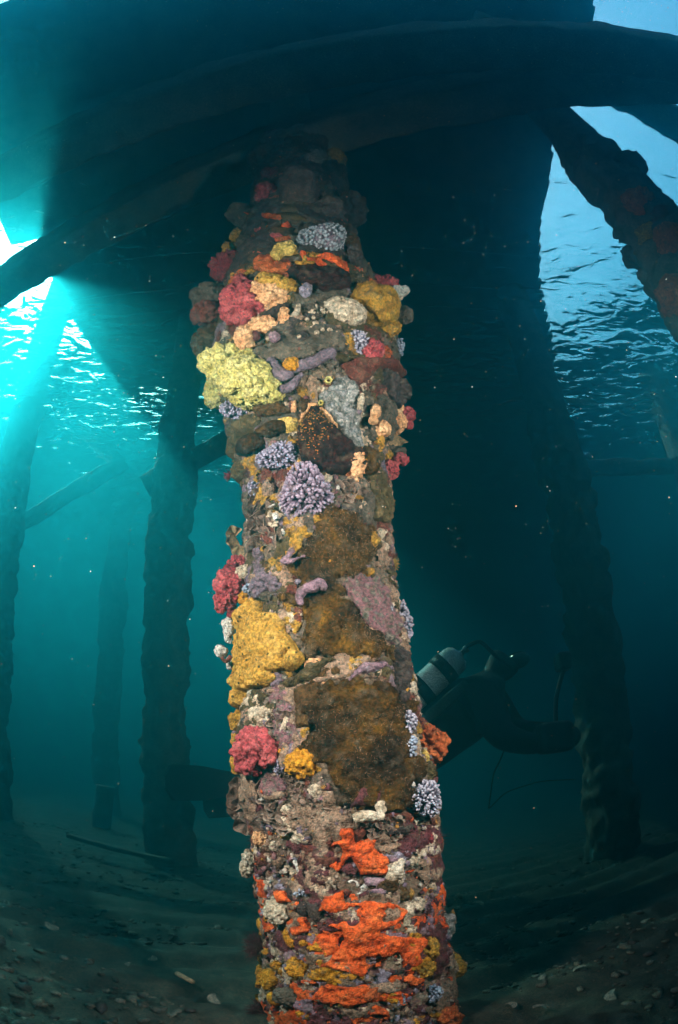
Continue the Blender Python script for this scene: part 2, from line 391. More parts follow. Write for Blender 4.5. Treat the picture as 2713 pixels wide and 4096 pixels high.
def lumps(v, seed, style):
    """relief height in -1..1 for a kind of tissue"""
    h = 0
    for k, (kind, s, a) in enumerate(style):
        if kind == 'w': h = h + a * (np.sqrt(np.clip(1 - (worley(v * s, seed + k) / 0.85) ** 2, 0, 1)) - 0.5)
        elif kind == 'n': h = h + a * fbm(v * s, seed + k, 3)
        elif kind == 'p': h = h - a * np.exp(-(worley(v * s, seed + k) / 0.22) ** 2)
    return h
STY = dict(
    cauli=(('w', 30, 0.022), ('w', 78, 0.016), ('w', 170, 0.007), ('n', 240, 0.003), ('p', 48, 0.014)),
    knob=(('w', 48, 0.016), ('w', 115, 0.010), ('n', 200, 0.005), ('p', 55, 0.010)),
    branch=(('w', 34, 0.032), ('w', 92, 0.018), ('n', 190, 0.007), ('p', 48, 0.016)),
    smooth=(('n', 20, 0.014), ('w', 26, 0.009), ('w', 80, 0.005), ('n', 160, 0.004), ('p', 24, 0.008)),
    rough=(('w', 20, 0.018), ('w', 60, 0.013), ('n', 45, 0.012), ('n', 160, 0.007), ('p', 30, 0.012)),
    pitted=(('n', 12, 0.016), ('w', 28, 0.012), ('w', 75, 0.007), ('w', 150, 0.005), ('p', 24, 0.018), ('p', 60, 0.008)),
    mat=(('w', 14, 0.014), ('w', 34, 0.008), ('n', 90, 0.004), ('n', 200, 0.002), ('p', 11, 0.008)),
    film=(('n', 26, 0.007), ('w', 60, 0.007), ('n', 140, 0.005), ('p', 30, 0.010)),
    flake=(('n', 14, 0.012), ('n', 60, 0.009), ('n', 150, 0.006)),
)
SEED = [100]
def covered(phi, z):
    """distance inside the broad sheets already laid on the pile (negative outside)"""
    p = np.stack([np.asarray(phi) * 0.235, np.asarray(z)], 1); d = np.full(len(p), -1.0)
    for q in OUTLINES:
        k = np.nonzero(((p > q.min(0) - 0.02) & (p < q.max(0) + 0.02)).all(1))[0]
        if len(k): d[k] = np.maximum(d[k], polyd(p[k], q))
    return d
OUTLINES = []; RINGS = []
def blob(name, zone, cx, cy, rx, ry, mat, label, cat, rot=0, style='knob', depth=0.75, sub=5, wild=0.16, group=None, parent=None, lift=0.0):
    SEED[0] += 17; sd = SEED[0]
    P, rgt, up, n, tw, m, phi, z, ex = spot(zone, cx, cy)
    rx, ry = rx * m, ry * m; rz = depth * 0.5 * (rx + ry)
    if max(rx, ry) < 0.022: sub = min(sub, 4)
    c, s = math.cos(R(rot)), math.sin(R(rot)); a = c * rgt + s * up; b = -s * rgt + c * up
    d = tw; inc = math.tan(min(1.1, math.acos(max(0.1, min(1, float(n @ tw)))))); push = (min(0.4 * ry * inc, 0.9 * ry) if ex == 0 else 0.0) + lift; rz = rz + 0.35 * max(0, push)
    V, F = ico(sub)
    w = 1 + wild * fbm(V * 1.6 + sd, sd, 3) + 0.5 * wild * fbm(V * 4 + sd, sd + 1, 2)
    L = V * w[:, None]
    Q = L[:, :1] * rx * a + L[:, 1:2] * ry * b + L[:, 2:] * rz * d
    nn = V[:, :1] / rx * a + V[:, 1:2] / ry * b + V[:, 2:] / rz * d; nn /= np.linalg.norm(nn, axis=1)[:, None]
    k = min(1.0, 0.5 * (rx + ry) / 0.035)
    Q = Q + nn * (k * lumps((Q + P) * (1 / max(k, 0.45)), sd, STY[style]))[:, None]
    o = obj(name, Q, F, M(mat), parent); loc = P + d * (rz * 0.1 + push); o.location = loc - np.array(parent.location) if parent is not None else loc
    if max(rx, ry) > 0.016: RINGS.append((loc, a * rx, b * ry, d * rz))
    if parent is None: tag(o, label, cat, group)
    return o

def colony(name, zone, cx, cy, label, cat='sponge'):
    """an Empty where one many-lobed growth sits; its lobes become parts"""
    root = empty(name, spot(zone, cx, cy)[0]); tag(root, label, cat); return root

def polyd(p, poly):
    """signed distance to a polygon, positive inside"""
    d = np.full(len(p), 1e9); ins = np.zeros(len(p), bool); n = len(poly)
    for i in range(n):
        a, b = poly[i], poly[(i + 1) % n]; e = b - a; w = p - a
        t = np.clip((w @ e) / (e @ e + 1e-12), 0, 1); d = np.minimum(d, ((w - t[:, None] * e) ** 2).sum(1))
        c = (a[1] > p[:, 1]) != (b[1] > p[:, 1])
        ins ^= c & (p[:, 0] < (b[0] - a[0]) * (p[:, 1] - a[1]) / (b[1] - a[1] + 1e-12) + a[0])
    return np.where(ins, 1, -1) * np.sqrt(d)

def crust(name, zone, pts, mat, label, cat, th=0.02, style='film', edge=0.014, g=0.004, jit=0.007, parent=None, group=None, holes=0.0):
    """sheet of tissue spread over the pile inside an outline, with real thickness"""
    SEED[0] += 17; sd = SEED[0]; RR = 0.235
    hh = [hit(*px(zone, *q)) for q in pts]
    poly = np.array([(h[0] * RR, h[1]) for h in hh])
    if not holes: OUTLINES.append(poly)
    lo, hi = poly.min(0) - 0.02, poly.max(0) + 0.02
    nu, nv = int((hi[0] - lo[0]) / g) + 2, int((hi[1] - lo[1]) / g) + 2
    U, W = np.meshgrid(lo[0] + g * np.arange(nu), lo[1] + g * np.arange(nv)); p = np.stack([U.ravel(), W.ravel()], 1)
    p3 = np.stack([p[:, 0], p[:, 1], 0 * p[:, 0] + sd], 1)
    d = polyd(p, poly) + jit * fbm(p3 * 45, sd, 3) + 0.6 * jit * fbm(p3 * 14, sd + 4, 2)
    if holes: d = np.minimum(d, (fbm(p3 * 24, sd + 8, 3) + holes) * 0.03)
    phi, z = p[:, 0] / RR, p[:, 1]
    e = np.clip(d / edge, -1, 1)
    h = np.where(e > 0, th * np.sqrt(np.clip(1 - (1 - e) ** 2, 0, 1)), -0.02 * np.minimum(1, -e * 3))
    base = relief(phi, z)
    base = 0.7 * base + 0.3 * (prof(z) + 0.004) + 0.004
    pos = axis(z) + radial(phi) * base[:, None]
    h = h + lumps(pos, sd, STY[style]) * np.clip(e * 1.5 + 0.2, 0, 1)
    pos = axis(z) + radial(phi) * (base + h)[:, None]
    keep = d > -2.2 * g
    F = quads(nu, nv); F = F[keep[F].all(1)]
    used = np.unique(F); mp = -np.ones(len(p), int); mp[used] = np.arange(len(used))
    c0 = pos[used].mean(0)
    o = obj(name, pos[used] - c0, mp[F], M(mat), parent); o.location = c0
    if parent is None: tag(o, label, cat, group)
    o['_uv'] = 0; del o['_uv']
    return o

# soft corals: a fleshy base set with finger-like polyps
def finger_mesh(kind=0):
    nu = 7; V = []; F = []
    rings = ([(-0.3, 0.6), (0.3, 0.75), (0.65, 0.95), (0.85, 1.0), (0.96, 0.75), (1.0, 0.35)], [(-0.3, 0.7), (0.3, 0.8), (0.6, 0.78), (0.85, 0.6), (0.97, 0.42), (1.0, 0.2)],
             [(-0.3, 0.5), (0.2, 0.6), (0.5, 1.05), (0.72, 1.15), (0.85, 0.85), (0.9, 0.4)])[kind]; bend = (0.25, 0.7, -0.4)[kind]
    for (t, r) in rings:
        for k in range(nu): V.append((r * math.cos(2 * math.pi * k / nu) + bend * max(0, t) ** 2, r * math.sin(2 * math.pi * k / nu), t))
    for i in range(len(rings) - 1):
        for k in range(nu): F.append((i * nu + k, i * nu + (k + 1) % nu, (i + 1) * nu + (k + 1) % nu, (i + 1) * nu + k))
    F.append(tuple(range((len(rings) - 1) * nu, len(rings) * nu)))
    return V, F
def polyp_material(name, c0, c1):
    m = bpy.data.materials.new(name); m.use_nodes = True; N = m.node_tree.nodes; L = m.node_tree.links; b = N['Principled BSDF']
    b.inputs['Roughness'].default_value = 0.5
    tc = N.new('ShaderNodeTexCoord'); sp = N.new('ShaderNodeSeparateXYZ'); L.new(tc.outputs['Object'], sp.inputs[0])
    rp = N.new('ShaderNodeValToRGB'); rp.color_ramp.elements[0].position = 0.25; rp.color_ramp.elements[0].color = (*c0, 1)
    rp.color_ramp.elements[1].position = 1.0; rp.color_ramp.elements[1].color = (*c1, 1)
    oi = N.new('ShaderNodeObjectInfo'); mx = N.new('ShaderNodeMix'); mx.data_type = 'RGBA'; mx.blend_type = 'MULTIPLY'
    mp = N.new('ShaderNodeMapRange'); mp.inputs[3].default_value = 0.7; mp.inputs[4].default_value = 1.15
    L.new(oi.outputs['Random'], mp.inputs[0]); L.new(sp.outputs[2], rp.inputs[0]); mx.inputs[0].default_value = 1
    L.new(rp.outputs[0], mx.inputs[6]); L.new(mp.outputs[0], mx.inputs[7]); L.new(mx.outputs[2], b.inputs['Base Color'])
    return m
POLYP = {k: ([mesh('polyp', *finger_mesh(q)) for q in range(3)], polyp_material(k + '_polyp', a, b)) for k, a, b in (
    ('lilac', (0.13, 0.11, 0.17), (0.30, 0.27, 0.36)), ('mauve', (0.15, 0.10, 0.15), (0.30, 0.23, 0.30)),
    ('blue', (0.10, 0.12, 0.20), (0.30, 0.34, 0.42)), ('pale', (0.15, 0.135, 0.21), (0.36, 0.34, 0.40)), ('dusk', (0.12, 0.13, 0.15), (0.26, 0.29, 0.32)))}
for k, (ms, ma) in POLYP.items():
    for me in ms: me.materials.append(ma)
def soft_coral(zone, cx, cy, rx, ry, hue, label, rot=0, n=110, depth=0.8, fat=0.075, length=0.42, group='fingered soft corals on the pile'):
    SEED[0] += 17; sd = SEED[0]; rr = np.random.default_rng(sd)
    P, rgt, up, nrm, tw, m, phi, z, ex = spot(zone, cx, cy)
    rx, ry = rx * m, ry * m; rm = 0.5 * (rx + ry); rz = depth * rm
    c, s = math.cos(R(rot)), math.sin(R(rot)); a = c * rgt + s * up; b = -s * rgt + c * up
    d = tw; inc = math.tan(min(1.1, math.acos(max(0.1, min(1, float(nrm @ tw)))))); push = min(0.55 * ry * inc, 1.0 * ry) if ex == 0 else 0.0; P = P + tw * push; a = a - d * (a @ d); a /= np.linalg.norm(a); b = b - d * (b @ d) - a * (b @ a); b /= np.linalg.norm(b)
    root = empty('soft_coral', P); tag(root, label, 'soft coral', group)
    rz = rz + 0.3 * push
    V, F = ico(4); w = (1 - length * 0.8) * (1 + 0.12 * fbm(V * 2 + sd, sd, 2))[:, None]
    bb = V * w; obj('base', bb[:, :1] * rx * a + bb[:, 1:2] * ry * b + bb[:, 2:] * rz * d, F, M('purple'), root)
    mes = POLYP[hue][0]; wt = rr.dirichlet((3, 2, 2)); fat = max(fat, 0.47 * math.sqrt(2 * math.pi * 1.12 / n)) * 0.95
    for i in range(n):
        zz = 1 - (i + 0.5) / n * 1.12; th = i * 2.399963 + rr.uniform(-.25, .25); q = math.sqrt(max(0, 1 - zz * zz))
        e = np.array([q * math.cos(th), q * math.sin(th), zz]) + rr.normal(0, 0.075, 3)
        e /= np.linalg.norm(e)
        lenf = length * rr.uniform(0.6, 1.25); k0 = 1.0 + 0.12 * math.sin(3 * th + sd) - lenf
        dirv = e[0] * a * rx + e[1] * b * ry + e[2] * d * rz
        o = bpy.data.objects.new('polyp', mes[rr.choice(3, p=wt)]); C.objects.link(o); o.parent = root
        o.location = dirv * k0
        dn = Vector(dirv / np.linalg.norm(dirv) + rr.normal(0, 0.13, 3)); qd = dn.to_track_quat('Z', 'Y') @ Vector((0, 0, 1)).rotation_difference(Vector((0, 0, 1))); o.rotation_euler = (qd.to_matrix() @ Matrix.Rotation(rr.uniform(0, 6.28), 3, 'Z')).to_euler()
        f_ = fat * rm * rr.uniform(0.8, 1.2); o.scale = (f_, f_, np.linalg.norm(dirv) * lenf)
    return root

def lace_material(name, c0, c1, rim):
    m = material(name, [c0, c1], scale=60, rough=0.85, bump=0.8, bscale=260, bdist=0.003)
    N = m.node_tree.nodes; L = m.node_tree.links; b = N['Principled BSDF']; src = b.inputs['Base Color'].links[0].from_socket
    at = N.new('ShaderNodeAttribute'); at.attribute_name = 'rim'
    mx = N.new('ShaderNodeMix'); mx.data_type = 'RGBA'; L.new(at.outputs['Fac'], mx.inputs[0]); L.new(src, mx.inputs[6]); mx.inputs[7].default_value = (*rim, 1)
    L.new(mx.outputs[2], b.inputs['Base Color']); return m
M_lace = lace_material('lace_tissue', (0.11, 0.068, 0.05), (0.21, 0.14, 0.105), (0.36, 0.26, 0.19))
M_fan = lace_material('fan_tissue', (0.17, 0.11, 0.05), (0.28, 0.19, 0.10), (0.50, 0.36, 0.20))
def frond(parent, base, out, side, r, sd, mat, span=R(210), ruffle=0.16):
    """one thin ruffled plate growing from base in the direction out"""
    rr = np.random.default_rng(sd); nr, na = 9, 42
    T = np.linspace(-span / 2, span / 2, na); rad = np.linspace(0.06, 1, nr); A, Q = np.meshgrid(T, rad)
    k = rr.integers(4, 8); ph = rr.uniform(0, 6)
    nrm = np.cross(out, side); nrm /= np.linalg.norm(nrm)
    edge = 1 + 0.10 * np.sin(3 * A + ph) + 0.06 * np.sin(7 * A + 2 * ph)
    lift = (0.35 * Q ** 2 + ruffle * Q ** 1.6 * np.sin(k * A + ph) + 0.012 * np.sin(60 * A) * Q)
    def sheet(off):
        return (base + r * (Q * edge * np.cos(A))[..., None] * out + r * (Q * edge * np.sin(A))[..., None] * side + (r * lift + off)[..., None] * nrm).reshape(-1, 3)
    V = np.concatenate([sheet(0.0), sheet(-0.0035)]); F = quads(na, nr); n = na * nr
    rimf = np.array([[(nr - 1) * na + i, n + (nr - 1) * na + i, n + (nr - 1) * na + i + 1, (nr - 1) * na + i + 1] for i in range(na - 1)])
    me = mesh('frond', V, np.concatenate([F, F[:, ::-1] + n, rimf])); me.materials.append(mat)
    at = me.attributes.new('rim', 'FLOAT', 'POINT'); at.data.foreach_set('value', np.tile(0.7 * np.clip((Q.ravel() - 0.8) / 0.2, 0, 1) ** 2, 2).astype(np.float32))
    o = bpy.data.objects.new('frond', me); C.objects.link(o); o.parent = parent
    return o
def lace(zone, cx, cy, rx, ry, label, fans, mat=None, name='lace_bryozoan', cat='bryozoan', group='ruffled lace bryozoans on the pile', rot=0):
    """rosette of thin plates: fans is a list of (x, y, radius, facing angle) in zoom pixels, or a number to scatter"""
    SEED[0] += 17; sd = SEED[0]; rr = np.random.default_rng(sd)
    P, rgt, up, nrm, tw, m, phi, z, ex = spot(zone, cx, cy); root = empty(name, P); tag(root, label, cat, group)
    if isinstance(fans, int):
        fans = [(cx + rx * math.cos(t) * q, cy + ry * math.sin(t) * q, 0.5 * min(rx, ry) * rr.uniform(0.7, 1.3), rr.uniform(0, 360)) for t, q in zip(rr.uniform(0, 6.28, fans), rr.uniform(0.05, 0.85, fans) ** 0.6)]
    for i, (fx, fy, fr, ang) in enumerate(fans):
        p, r2, u2, n2, t2, m2, *_ = spot(zone, fx, fy); c, s = math.cos(R(ang)), math.sin(R(ang))
        out = (c * r2 + s * u2) * 0.9 + (0.5 * n2 + 0.5 * t2) * rr.uniform(0.1, 0.4); out /= np.linalg.norm(out)
        side = np.cross(t2, out); side /= np.linalg.norm(side)
        frond(root, p - P - out * fr * m2 * 0.4 + t2 * fr * m2 * 0.25, out, side, fr * m2 * 1.3, sd + i, mat or M_lace)
    return root

def tube(name, zone, pts, rad, mat, label=None, cat=None, lift=0.6, parent=None, group=None, style='smooth', nu=12, out=0.035):
    """finger of tissue along a path of zoom pixels, radius in zoom pixels (a number or one per point)"""
    SEED[0] += 17; sd = SEED[0]; Ps = []; Rs = []
    rad = [rad] * len(pts) if np.isscalar(rad) else rad
    for (x, y), r in zip(pts, rad):
        p, r2, u2, n2, t2, m2, *_ = spot(zone, x, y); Ps.append(p + (0.5 * n2 + 0.5 * t2) * r * m2 * lift); Rs.append(r * m2)
    Ps = np.array(Ps) + spot(zone, *pts[len(pts) // 2])[4] * out; Rs = np.array(Rs); k = np.linspace(0, len(Ps) - 1, max(12, 7 * len(Ps)))
    A = np.stack([np.interp(k, range(len(Ps)), Ps[:, j]) for j in range(3)], 1)
    for _ in range(4): A[1:-1] = (A[:-2] + 2 * A[1:-1] + A[2:]) / 4
    B = np.interp(k, range(len(Rs)), Rs); B[0] *= 0.3; B[1] *= 0.8; B[-1] *= 0.25; B[-2] *= 0.75
    T = np.gradient(A, axis=0); T /= np.linalg.norm(T, axis=1)[:, None]
    s = np.cross(T, np.array([0.1, -1, 0.2])); s /= np.linalg.norm(s, axis=1)[:, None]; w = np.cross(s, T); V = []
    for i in range(len(A)):
        for j in range(nu):
            a = 2 * math.pi * j / nu; V.append(A[i] + B[i] * (math.cos(a) * s[i] + math.sin(a) * w[i]))
    V = np.array(V); c = np.repeat(A, nu, 0); dr = V - c; dr /= np.linalg.norm(dr, axis=1)[:, None] + 1e-9
    V = V + dr * (0.5 * lumps(V, sd, STY[style]))[:, None]
    F = np.concatenate([quads(nu, len(A), True)]); c0 = A.mean(0) if parent is None else np.array(parent.location)
    o = obj(name, V - c0, F, M(mat) if isinstance(mat, str) else mat, parent)
    if parent is None: o.location = c0; tag(o, label, cat, group)
    return o

def tuft(name, zone, cx, cy, rx, ry, mat, label, cat, n=160, thick=0.0011, group=None, fuzz=0.4):
    """bush of fine branching filaments"""
    SEED[0] += 17; sd = SEED[0]; rr = np.random.default_rng(sd)
    P, rgt, up, nrm, tw, m, phi, z, ex = spot(zone, cx, cy); rx, ry = rx * m, ry * m; rz = 0.6 * 0.5 * (rx + ry)
    V = []; F = []
    root = -0.5 * (nrm if ex == 0 else (P - axis(P[2])) / np.linalg.norm(P - axis(P[2]))) * 0.5 * (rx + ry)
    for i in range(n):
        e = rr.normal(0, 1, 3); e /= np.linalg.norm(e); tip = (e[0] * rx * rgt + e[1] * ry * up + abs(e[2]) * rz * tw) * rr.uniform(0.6, 1.1)
        p0 = root + rr.normal(0, 0.18, 3) * rx; mid = (p0 + tip) / 2 + rr.normal(0, 0.12, 3) * rx
        pts = [p0, mid, tip]; tk = thick * rr.uniform(0.7, 1.5)
        sx = np.cross(tip - p0, tw); sx = sx / (np.linalg.norm(sx) + 1e-9) * tk; sz = tw * tk
        b0 = len(V)
        for k, q in enumerate(pts):
            f_ = (1.0, 0.9, 0.35)[k]
            V += [q + sx * f_, q - sx * 0.5 * f_ + sz * f_, q - sx * 0.5 * f_ - sz * f_]
        for k in range(2):
            for j in range(3): F.append((b0 + 3 * k + j, b0 + 3 * k + (j + 1) % 3, b0 + 3 * k + 3 + (j + 1) % 3, b0 + 3 * k + 3 + j))
    o = obj(name, np.array(V), np.array(F), M(mat) if isinstance(mat, str) else mat); o.location = P; tag(o, label, cat, group); return o

def siphon(zone, cx, cy, r, mat, label, body='redbrown'):
    """sea squirt: a squat body with a flared open siphon"""
    P, rgt, up, nrm, tw, m, *_ = spot(zone, cx, cy); r *= m
    P = P + tw * 0.045; root = empty('sea_squirt', P); tag(root, label, 'sea squirt')
    d = 0.4 * nrm + 0.6 * tw; d /= np.linalg.norm(d); a = np.cross(d, up); a /= np.linalg.norm(a); b = np.cross(d, a)
    nu = 18; ringsp = [(-1.2, 1.1), (0.2, 0.9), (0.9, 0.95), (1.15, 1.0), (1.2, 0.8), (0.9, 0.5), (0.1, 0.42), (-0.8, 0.3)]; V = []
    for (t, q) in ringsp:
        for k in range(nu):
            w = 1 + 0.08 * math.cos(6 * 2 * math.pi * k / nu); V.append(d * t * r + (a * math.cos(2 * math.pi * k / nu) + b * math.sin(2 * math.pi * k / nu)) * q * w * r)
    obj('siphon', np.array(V), quads(nu, len(ringsp), True), M(mat), root)
    W, F = ico(3); W = W * (1 + 0.2 * fbm(W * 2, 5, 2))[:, None]
    obj('body', W * r * 1.3 - d * r * 1.2, F, M(body), root)
    return root

hero = empty('jetty_pile', axis(0.0)); tag(hero, 'central jetty pile thickly covered in coloured sponges and corals', 'pile')
def shaft():
    nu = 340; z = np.arange(-0.5, 5.62, 0.0062); nv = len(z); a = np.linspace(-math.pi, math.pi, nu, endpoint=False)
    A, Z = np.meshgrid(a, z); A = A.ravel(); Z = Z.ravel()
    V = axis(Z) + radial(A) * relief(A, Z)[:, None] - axis(0.0)
    def zones(n, rp, b, geo):
        N = n.nodes; L = n.links
        sp = N.new('ShaderNodeSeparateXYZ'); L.new(geo.outputs['Position'], sp.inputs[0])
        nz = N.new('ShaderNodeTexNoise'); nz.inputs['Scale'].default_value = 11; nz.inputs['Detail'].default_value = 4; L.new(geo.outputs['Position'], nz.inputs['Vector'])
        r2 = N.new('ShaderNodeValToRGB'); cs = [(0.02, 0.012, 0.01), (0.10, 0.03, 0.035), (0.26, 0.15, 0.11), (0.13, 0.10, 0.06), (0.42, 0.33, 0.26), (0.16, 0.09, 0.13)]
        e = r2.color_ramp.elements
        for k, c in enumerate(cs):
            pos = 0.3 + 0.4 * k / (len(cs) - 1)
            if k < 2: e[k].position = pos; e[k].color = (*c, 1)
            else: e.new(pos).color = (*c, 1)
        n3 = N.new('ShaderNodeTexNoise'); n3.inputs['Scale'].default_value = 38; n3.inputs['Detail'].default_value = 5; L.new(geo.outputs['Position'], n3.inputs['Vector'])
        L.new(n3.outputs['Fac'], r2.inputs[0])
        mr = N.new('ShaderNodeMapRange'); mr.inputs[1].default_value = 0.75; mr.inputs[2].default_value = 1.15; mr.inputs[3].default_value = 1; mr.inputs[4].default_value = 0
        ad = N.new('ShaderNodeMath'); ad.operation = 'MULTIPLY_ADD'; ad.inputs[1].default_value = 0.5; L.new(nz.outputs['Fac'], ad.inputs[0]); L.new(sp.outputs[2], ad.inputs[2])
        L.new(ad.outputs[0], mr.inputs[0])
        mx = N.new('ShaderNodeMix'); mx.data_type = 'RGBA'; L.new(mr.outputs[0], mx.inputs[0]); L.new(b.inputs['Base Color'].links[0].from_socket, mx.inputs[6]); L.new(r2.outputs[0], mx.inputs[7]); L.new(mx.outputs[2], b.inputs['Base Color'])
    m = material('pile_crust', [(0.03, 0.02, 0.012), (0.085, 0.055, 0.03), (0.17, 0.12, 0.08), (0.10, 0.075, 0.055), (0.22, 0.16, 0.12)], scale=30, rough=0.85, bump=0.9, bscale=150, bdist=0.005, extra=zones)
    obj('shaft', V, quads(nu, nv, True), m, hero)
shaft()

def nodules(n, z0, z1, cols, rmin, rmax, seed, flat=(0.5, 1.0), sub=1, ph=1.75):
    """small growths too many to count, one joined part of the pile"""
    rr = np.random.default_rng(seed); V, F = ico(sub); nv = len(V)
    phi = rr.uniform(-ph, ph, n); z = rr.uniform(z0, z1, n); keep = fbm(np.stack([phi * 3, z * 12, 0 * z + seed], 1), seed, 2) > -0.15
    keep &= covered(phi, z) < 0.004
    phi, z = phi[keep], z[keep]; n = len(phi); rad = relief(phi, z); r = rmin + (rmax - rmin) * rr.uniform(0, 1, n) ** 2.5
    c = axis(z) + radial(phi) * (rad + 0.1 * r)[:, None]
    sc3 = r[:, None] * rr.uniform(0.6, 1.3, (n, 3)); A = rr.normal(0, 1, (n, 3, 3)); Qm = np.linalg.qr(A)[0]
    W = V[None] * (1 + 0.25 * rr.normal(0, 1, (n, nv, 1)).clip(-1.5, 1.5)) * sc3[:, None, :]
    W = np.einsum('nij,nvj->nvi', Qm, W) + c[:, None, :]
    FF = (F[None] + (np.arange(n) * nv)[:, None, None]).reshape(-1, 3)
    m = material('growth_%d' % seed, cols, island=True, rough=0.75, bump=0.4, bscale=250)
    o = obj('small_growth', W.reshape(-1, 3) - axis(0.0), FF, m, hero); o['kind'] = 'stuff'
def coarse_growth(n, z0, z1, keys, rmin, rmax, seed):
    rr = np.random.default_rng(seed); V, F = ico(2); nv = len(V); phi = rr.uniform(-1.9, 1.9, n); z = rr.uniform(z0, z1, n); kk = covered(phi, z) < -0.004; phi, z = phi[kk], z[kk]; which = rr.integers(0, len(keys), len(phi))
    for k, key in enumerate(keys):
        s_ = which == k; ph, zz = phi[s_], z[s_]; m_ = len(ph); r = rmin + (rmax - rmin) * rr.uniform(0, 1, m_) ** 1.6
        c = axis(zz) + radial(ph) * (relief(ph, zz) - 0.05 * r)[:, None]; a_ = rr.uniform(0, 6.28, m_); nrm_ = radial(ph); tx = np.stack([np.cos(ph), np.sin(ph), 0 * ph], 1); up_ = np.array([[0, 0, 1.0]])
        e1 = np.cos(a_)[:, None] * tx + np.sin(a_)[:, None] * up_; e2 = -np.sin(a_)[:, None] * tx + np.cos(a_)[:, None] * up_; S_ = r[:, None] * np.stack([rr.uniform(0.8, 1.7, m_), rr.uniform(0.5, 1.0, m_), rr.uniform(0.3, 0.7, m_)], 1)
        L3 = V[None] * S_[:, None, :]; D_ = (L3[..., :1] * e1[:, None] + L3[..., 1:2] * e2[:, None] + L3[..., 2:] * nrm_[:, None]).reshape(-1, 3)
        g = 1 + 0.7 * fbm((D_ + np.repeat(c, nv, 0)) * 55, seed + k, 3) + 0.4 * fbm((D_ + np.repeat(c, nv, 0)) * 170, seed + 9, 2)
        W = (D_ * g[:, None] + np.repeat(c, nv, 0)) - axis(0.0)
        o = obj('lumpy_growth', W, (F[None] + (np.arange(m_) * nv)[:, None, None]).reshape(-1, 3), M(key), hero); o['kind'] = 'stuff'
def patchwork(key, z0, z1, cut, seed, th=0.008, freq=9, style='film', g=0.0048):
    """thin crusts of one colour in irregular islands round the pile"""
    RR = 0.24; U, W = np.meshgrid(np.arange(-1.9 * RR, 1.9 * RR, g), np.arange(z0, z1, g)); nv, nu = U.shape; u = U.ravel(); z = W.ravel(); phi = u / RR
    p3 = np.stack([u, z, 0 * u + seed], 1); d = (fbm(p3 * freq, seed, 5, 0.6) - cut) * 0.12
    d = d - 0.05 * np.clip((0.08 - np.minimum(z - z0, z1 - z)) / 0.08, 0, 1)
    d = np.minimum(d, -covered(phi, z) + 0.004)
    e = np.clip(d / 0.012, -1, 1); h = np.where(e > 0, th * np.sqrt(np.clip(1 - (1 - e) ** 2, 0, 1)), -0.012 * np.minimum(1, -e * 3)); base = relief(phi, z)
    pos = axis(z) + radial(phi) * base[:, None]; h = h + 0.5 * lumps(pos, seed, STY[style]) * np.clip(e * 1.5 + 0.2, 0, 1); pos = axis(z) + radial(phi) * (base + h)[:, None] - axis(0.0)
    F = quads(nu, nv); F = F[(d > -2 * g * 0.5)[F].all(1)]; used = np.unique(F); mp = -np.ones(len(u), int); mp[used] = np.arange(len(used))
    o = obj('crust_patches', pos[used], mp[F], M(key), hero); o['kind'] = 'stuff'
def turf(n, z0, z1, key, seed, L0=0.006, L1=0.02):
    rr = np.random.default_rng(seed); phi = rr.uniform(-1.9, 1.9, n); z = rr.uniform(z0, z1, n); keep = fbm(np.stack([phi * 2.5, z * 8, 0 * z + seed], 1), seed, 2) > 0.0; phi, z = phi[keep], z[keep]; n = len(phi)
    nn = radial(phi); p = axis(z) + nn * relief(phi, z)[:, None] - axis(0.0); d = nn * rr.uniform(0.5, 1.2, (n, 1)) + rr.normal(0, 0.5, (n, 3)); d /= np.linalg.norm(d, axis=1)[:, None]
    L_ = rr.uniform(L0, L1, (n, 1)); s_ = np.cross(d, np.array([0.3, 0.2, 1.0])); s_ /= np.linalg.norm(s_, axis=1)[:, None]; u = np.cross(d, s_); t = 0.0007
    V = np.stack([p + s_ * t, p - s_ * t / 2 + u * t, p - s_ * t / 2 - u * t, p + d * L_], 1).reshape(-1, 3); b = (np.arange(n) * 4)[:, None]
    F = np.concatenate([b + np.array([[0, 1, 3]]), b + np.array([[1, 2, 3]]), b + np.array([[2, 0, 3]])])
    o = obj('turf', V, F, M(key), hero); o['kind'] = 'stuff'
# ------------------------------------------------------------------ sponges, corals and other growth on the pile, from the top down
SP = 'sponge'
# --- upper pile
blob('lobed_sponge', 1, 775, 590, 125, 190, 'umber', 'largest dark brown sponge lobe high on the pile', SP, style='smooth', depth=0.3, lift=-0.03)
blob('lobed_sponge', 1, 985, 520, 105, 150, 'umber', 'dark brown sponge lobe beside the largest one, under a pale blue patch', SP, style='smooth', depth=0.6, lift=-0.03)
blob('lobed_sponge', 1, 1110, 690, 85, 120, 'umber', 'dark brown sponge bulging from the right outline high on the pile', SP, style='rough', depth=0.8)
blob('lobed_sponge', 1, 960, 690, 90, 80, 'umber', 'dark brown sponge lobe just above the pale grey-blue dome', SP, style='rough', depth=0.6)
blob('lobed_sponge', 1, 560, 380, 90, 110, 'darkbrown', 'dim brown sponge at the shaded head of the pile', SP, style='rough', depth=0.5, lift=-0.04)
blob('lobed_sponge', 1, 800, 250, 150, 110, 'darkbrown', 'topmost dim brown sponge just under the cross beam', SP, style='rough', depth=0.2, lift=-0.05)
blob('lobed_sponge', 1, 640, 270, 110, 90, 'umber', 'dim grey-brown sponge at the top left of the pile', SP, style='rough', depth=0.2, lift=-0.05)
crust('encrusting_sponge', 1, [(805, 365), (860, 335), (940, 355), (930, 390), (880, 415), (820, 405)], 'bluegrey', 'small pale blue-grey crust high on the pile', SP, th=0.02)
blob('lobed_sponge', 1, 1015, 365, 48, 70, 'ochre', 'golden brown sponge on the right outline near the pile head', SP, rot=30)
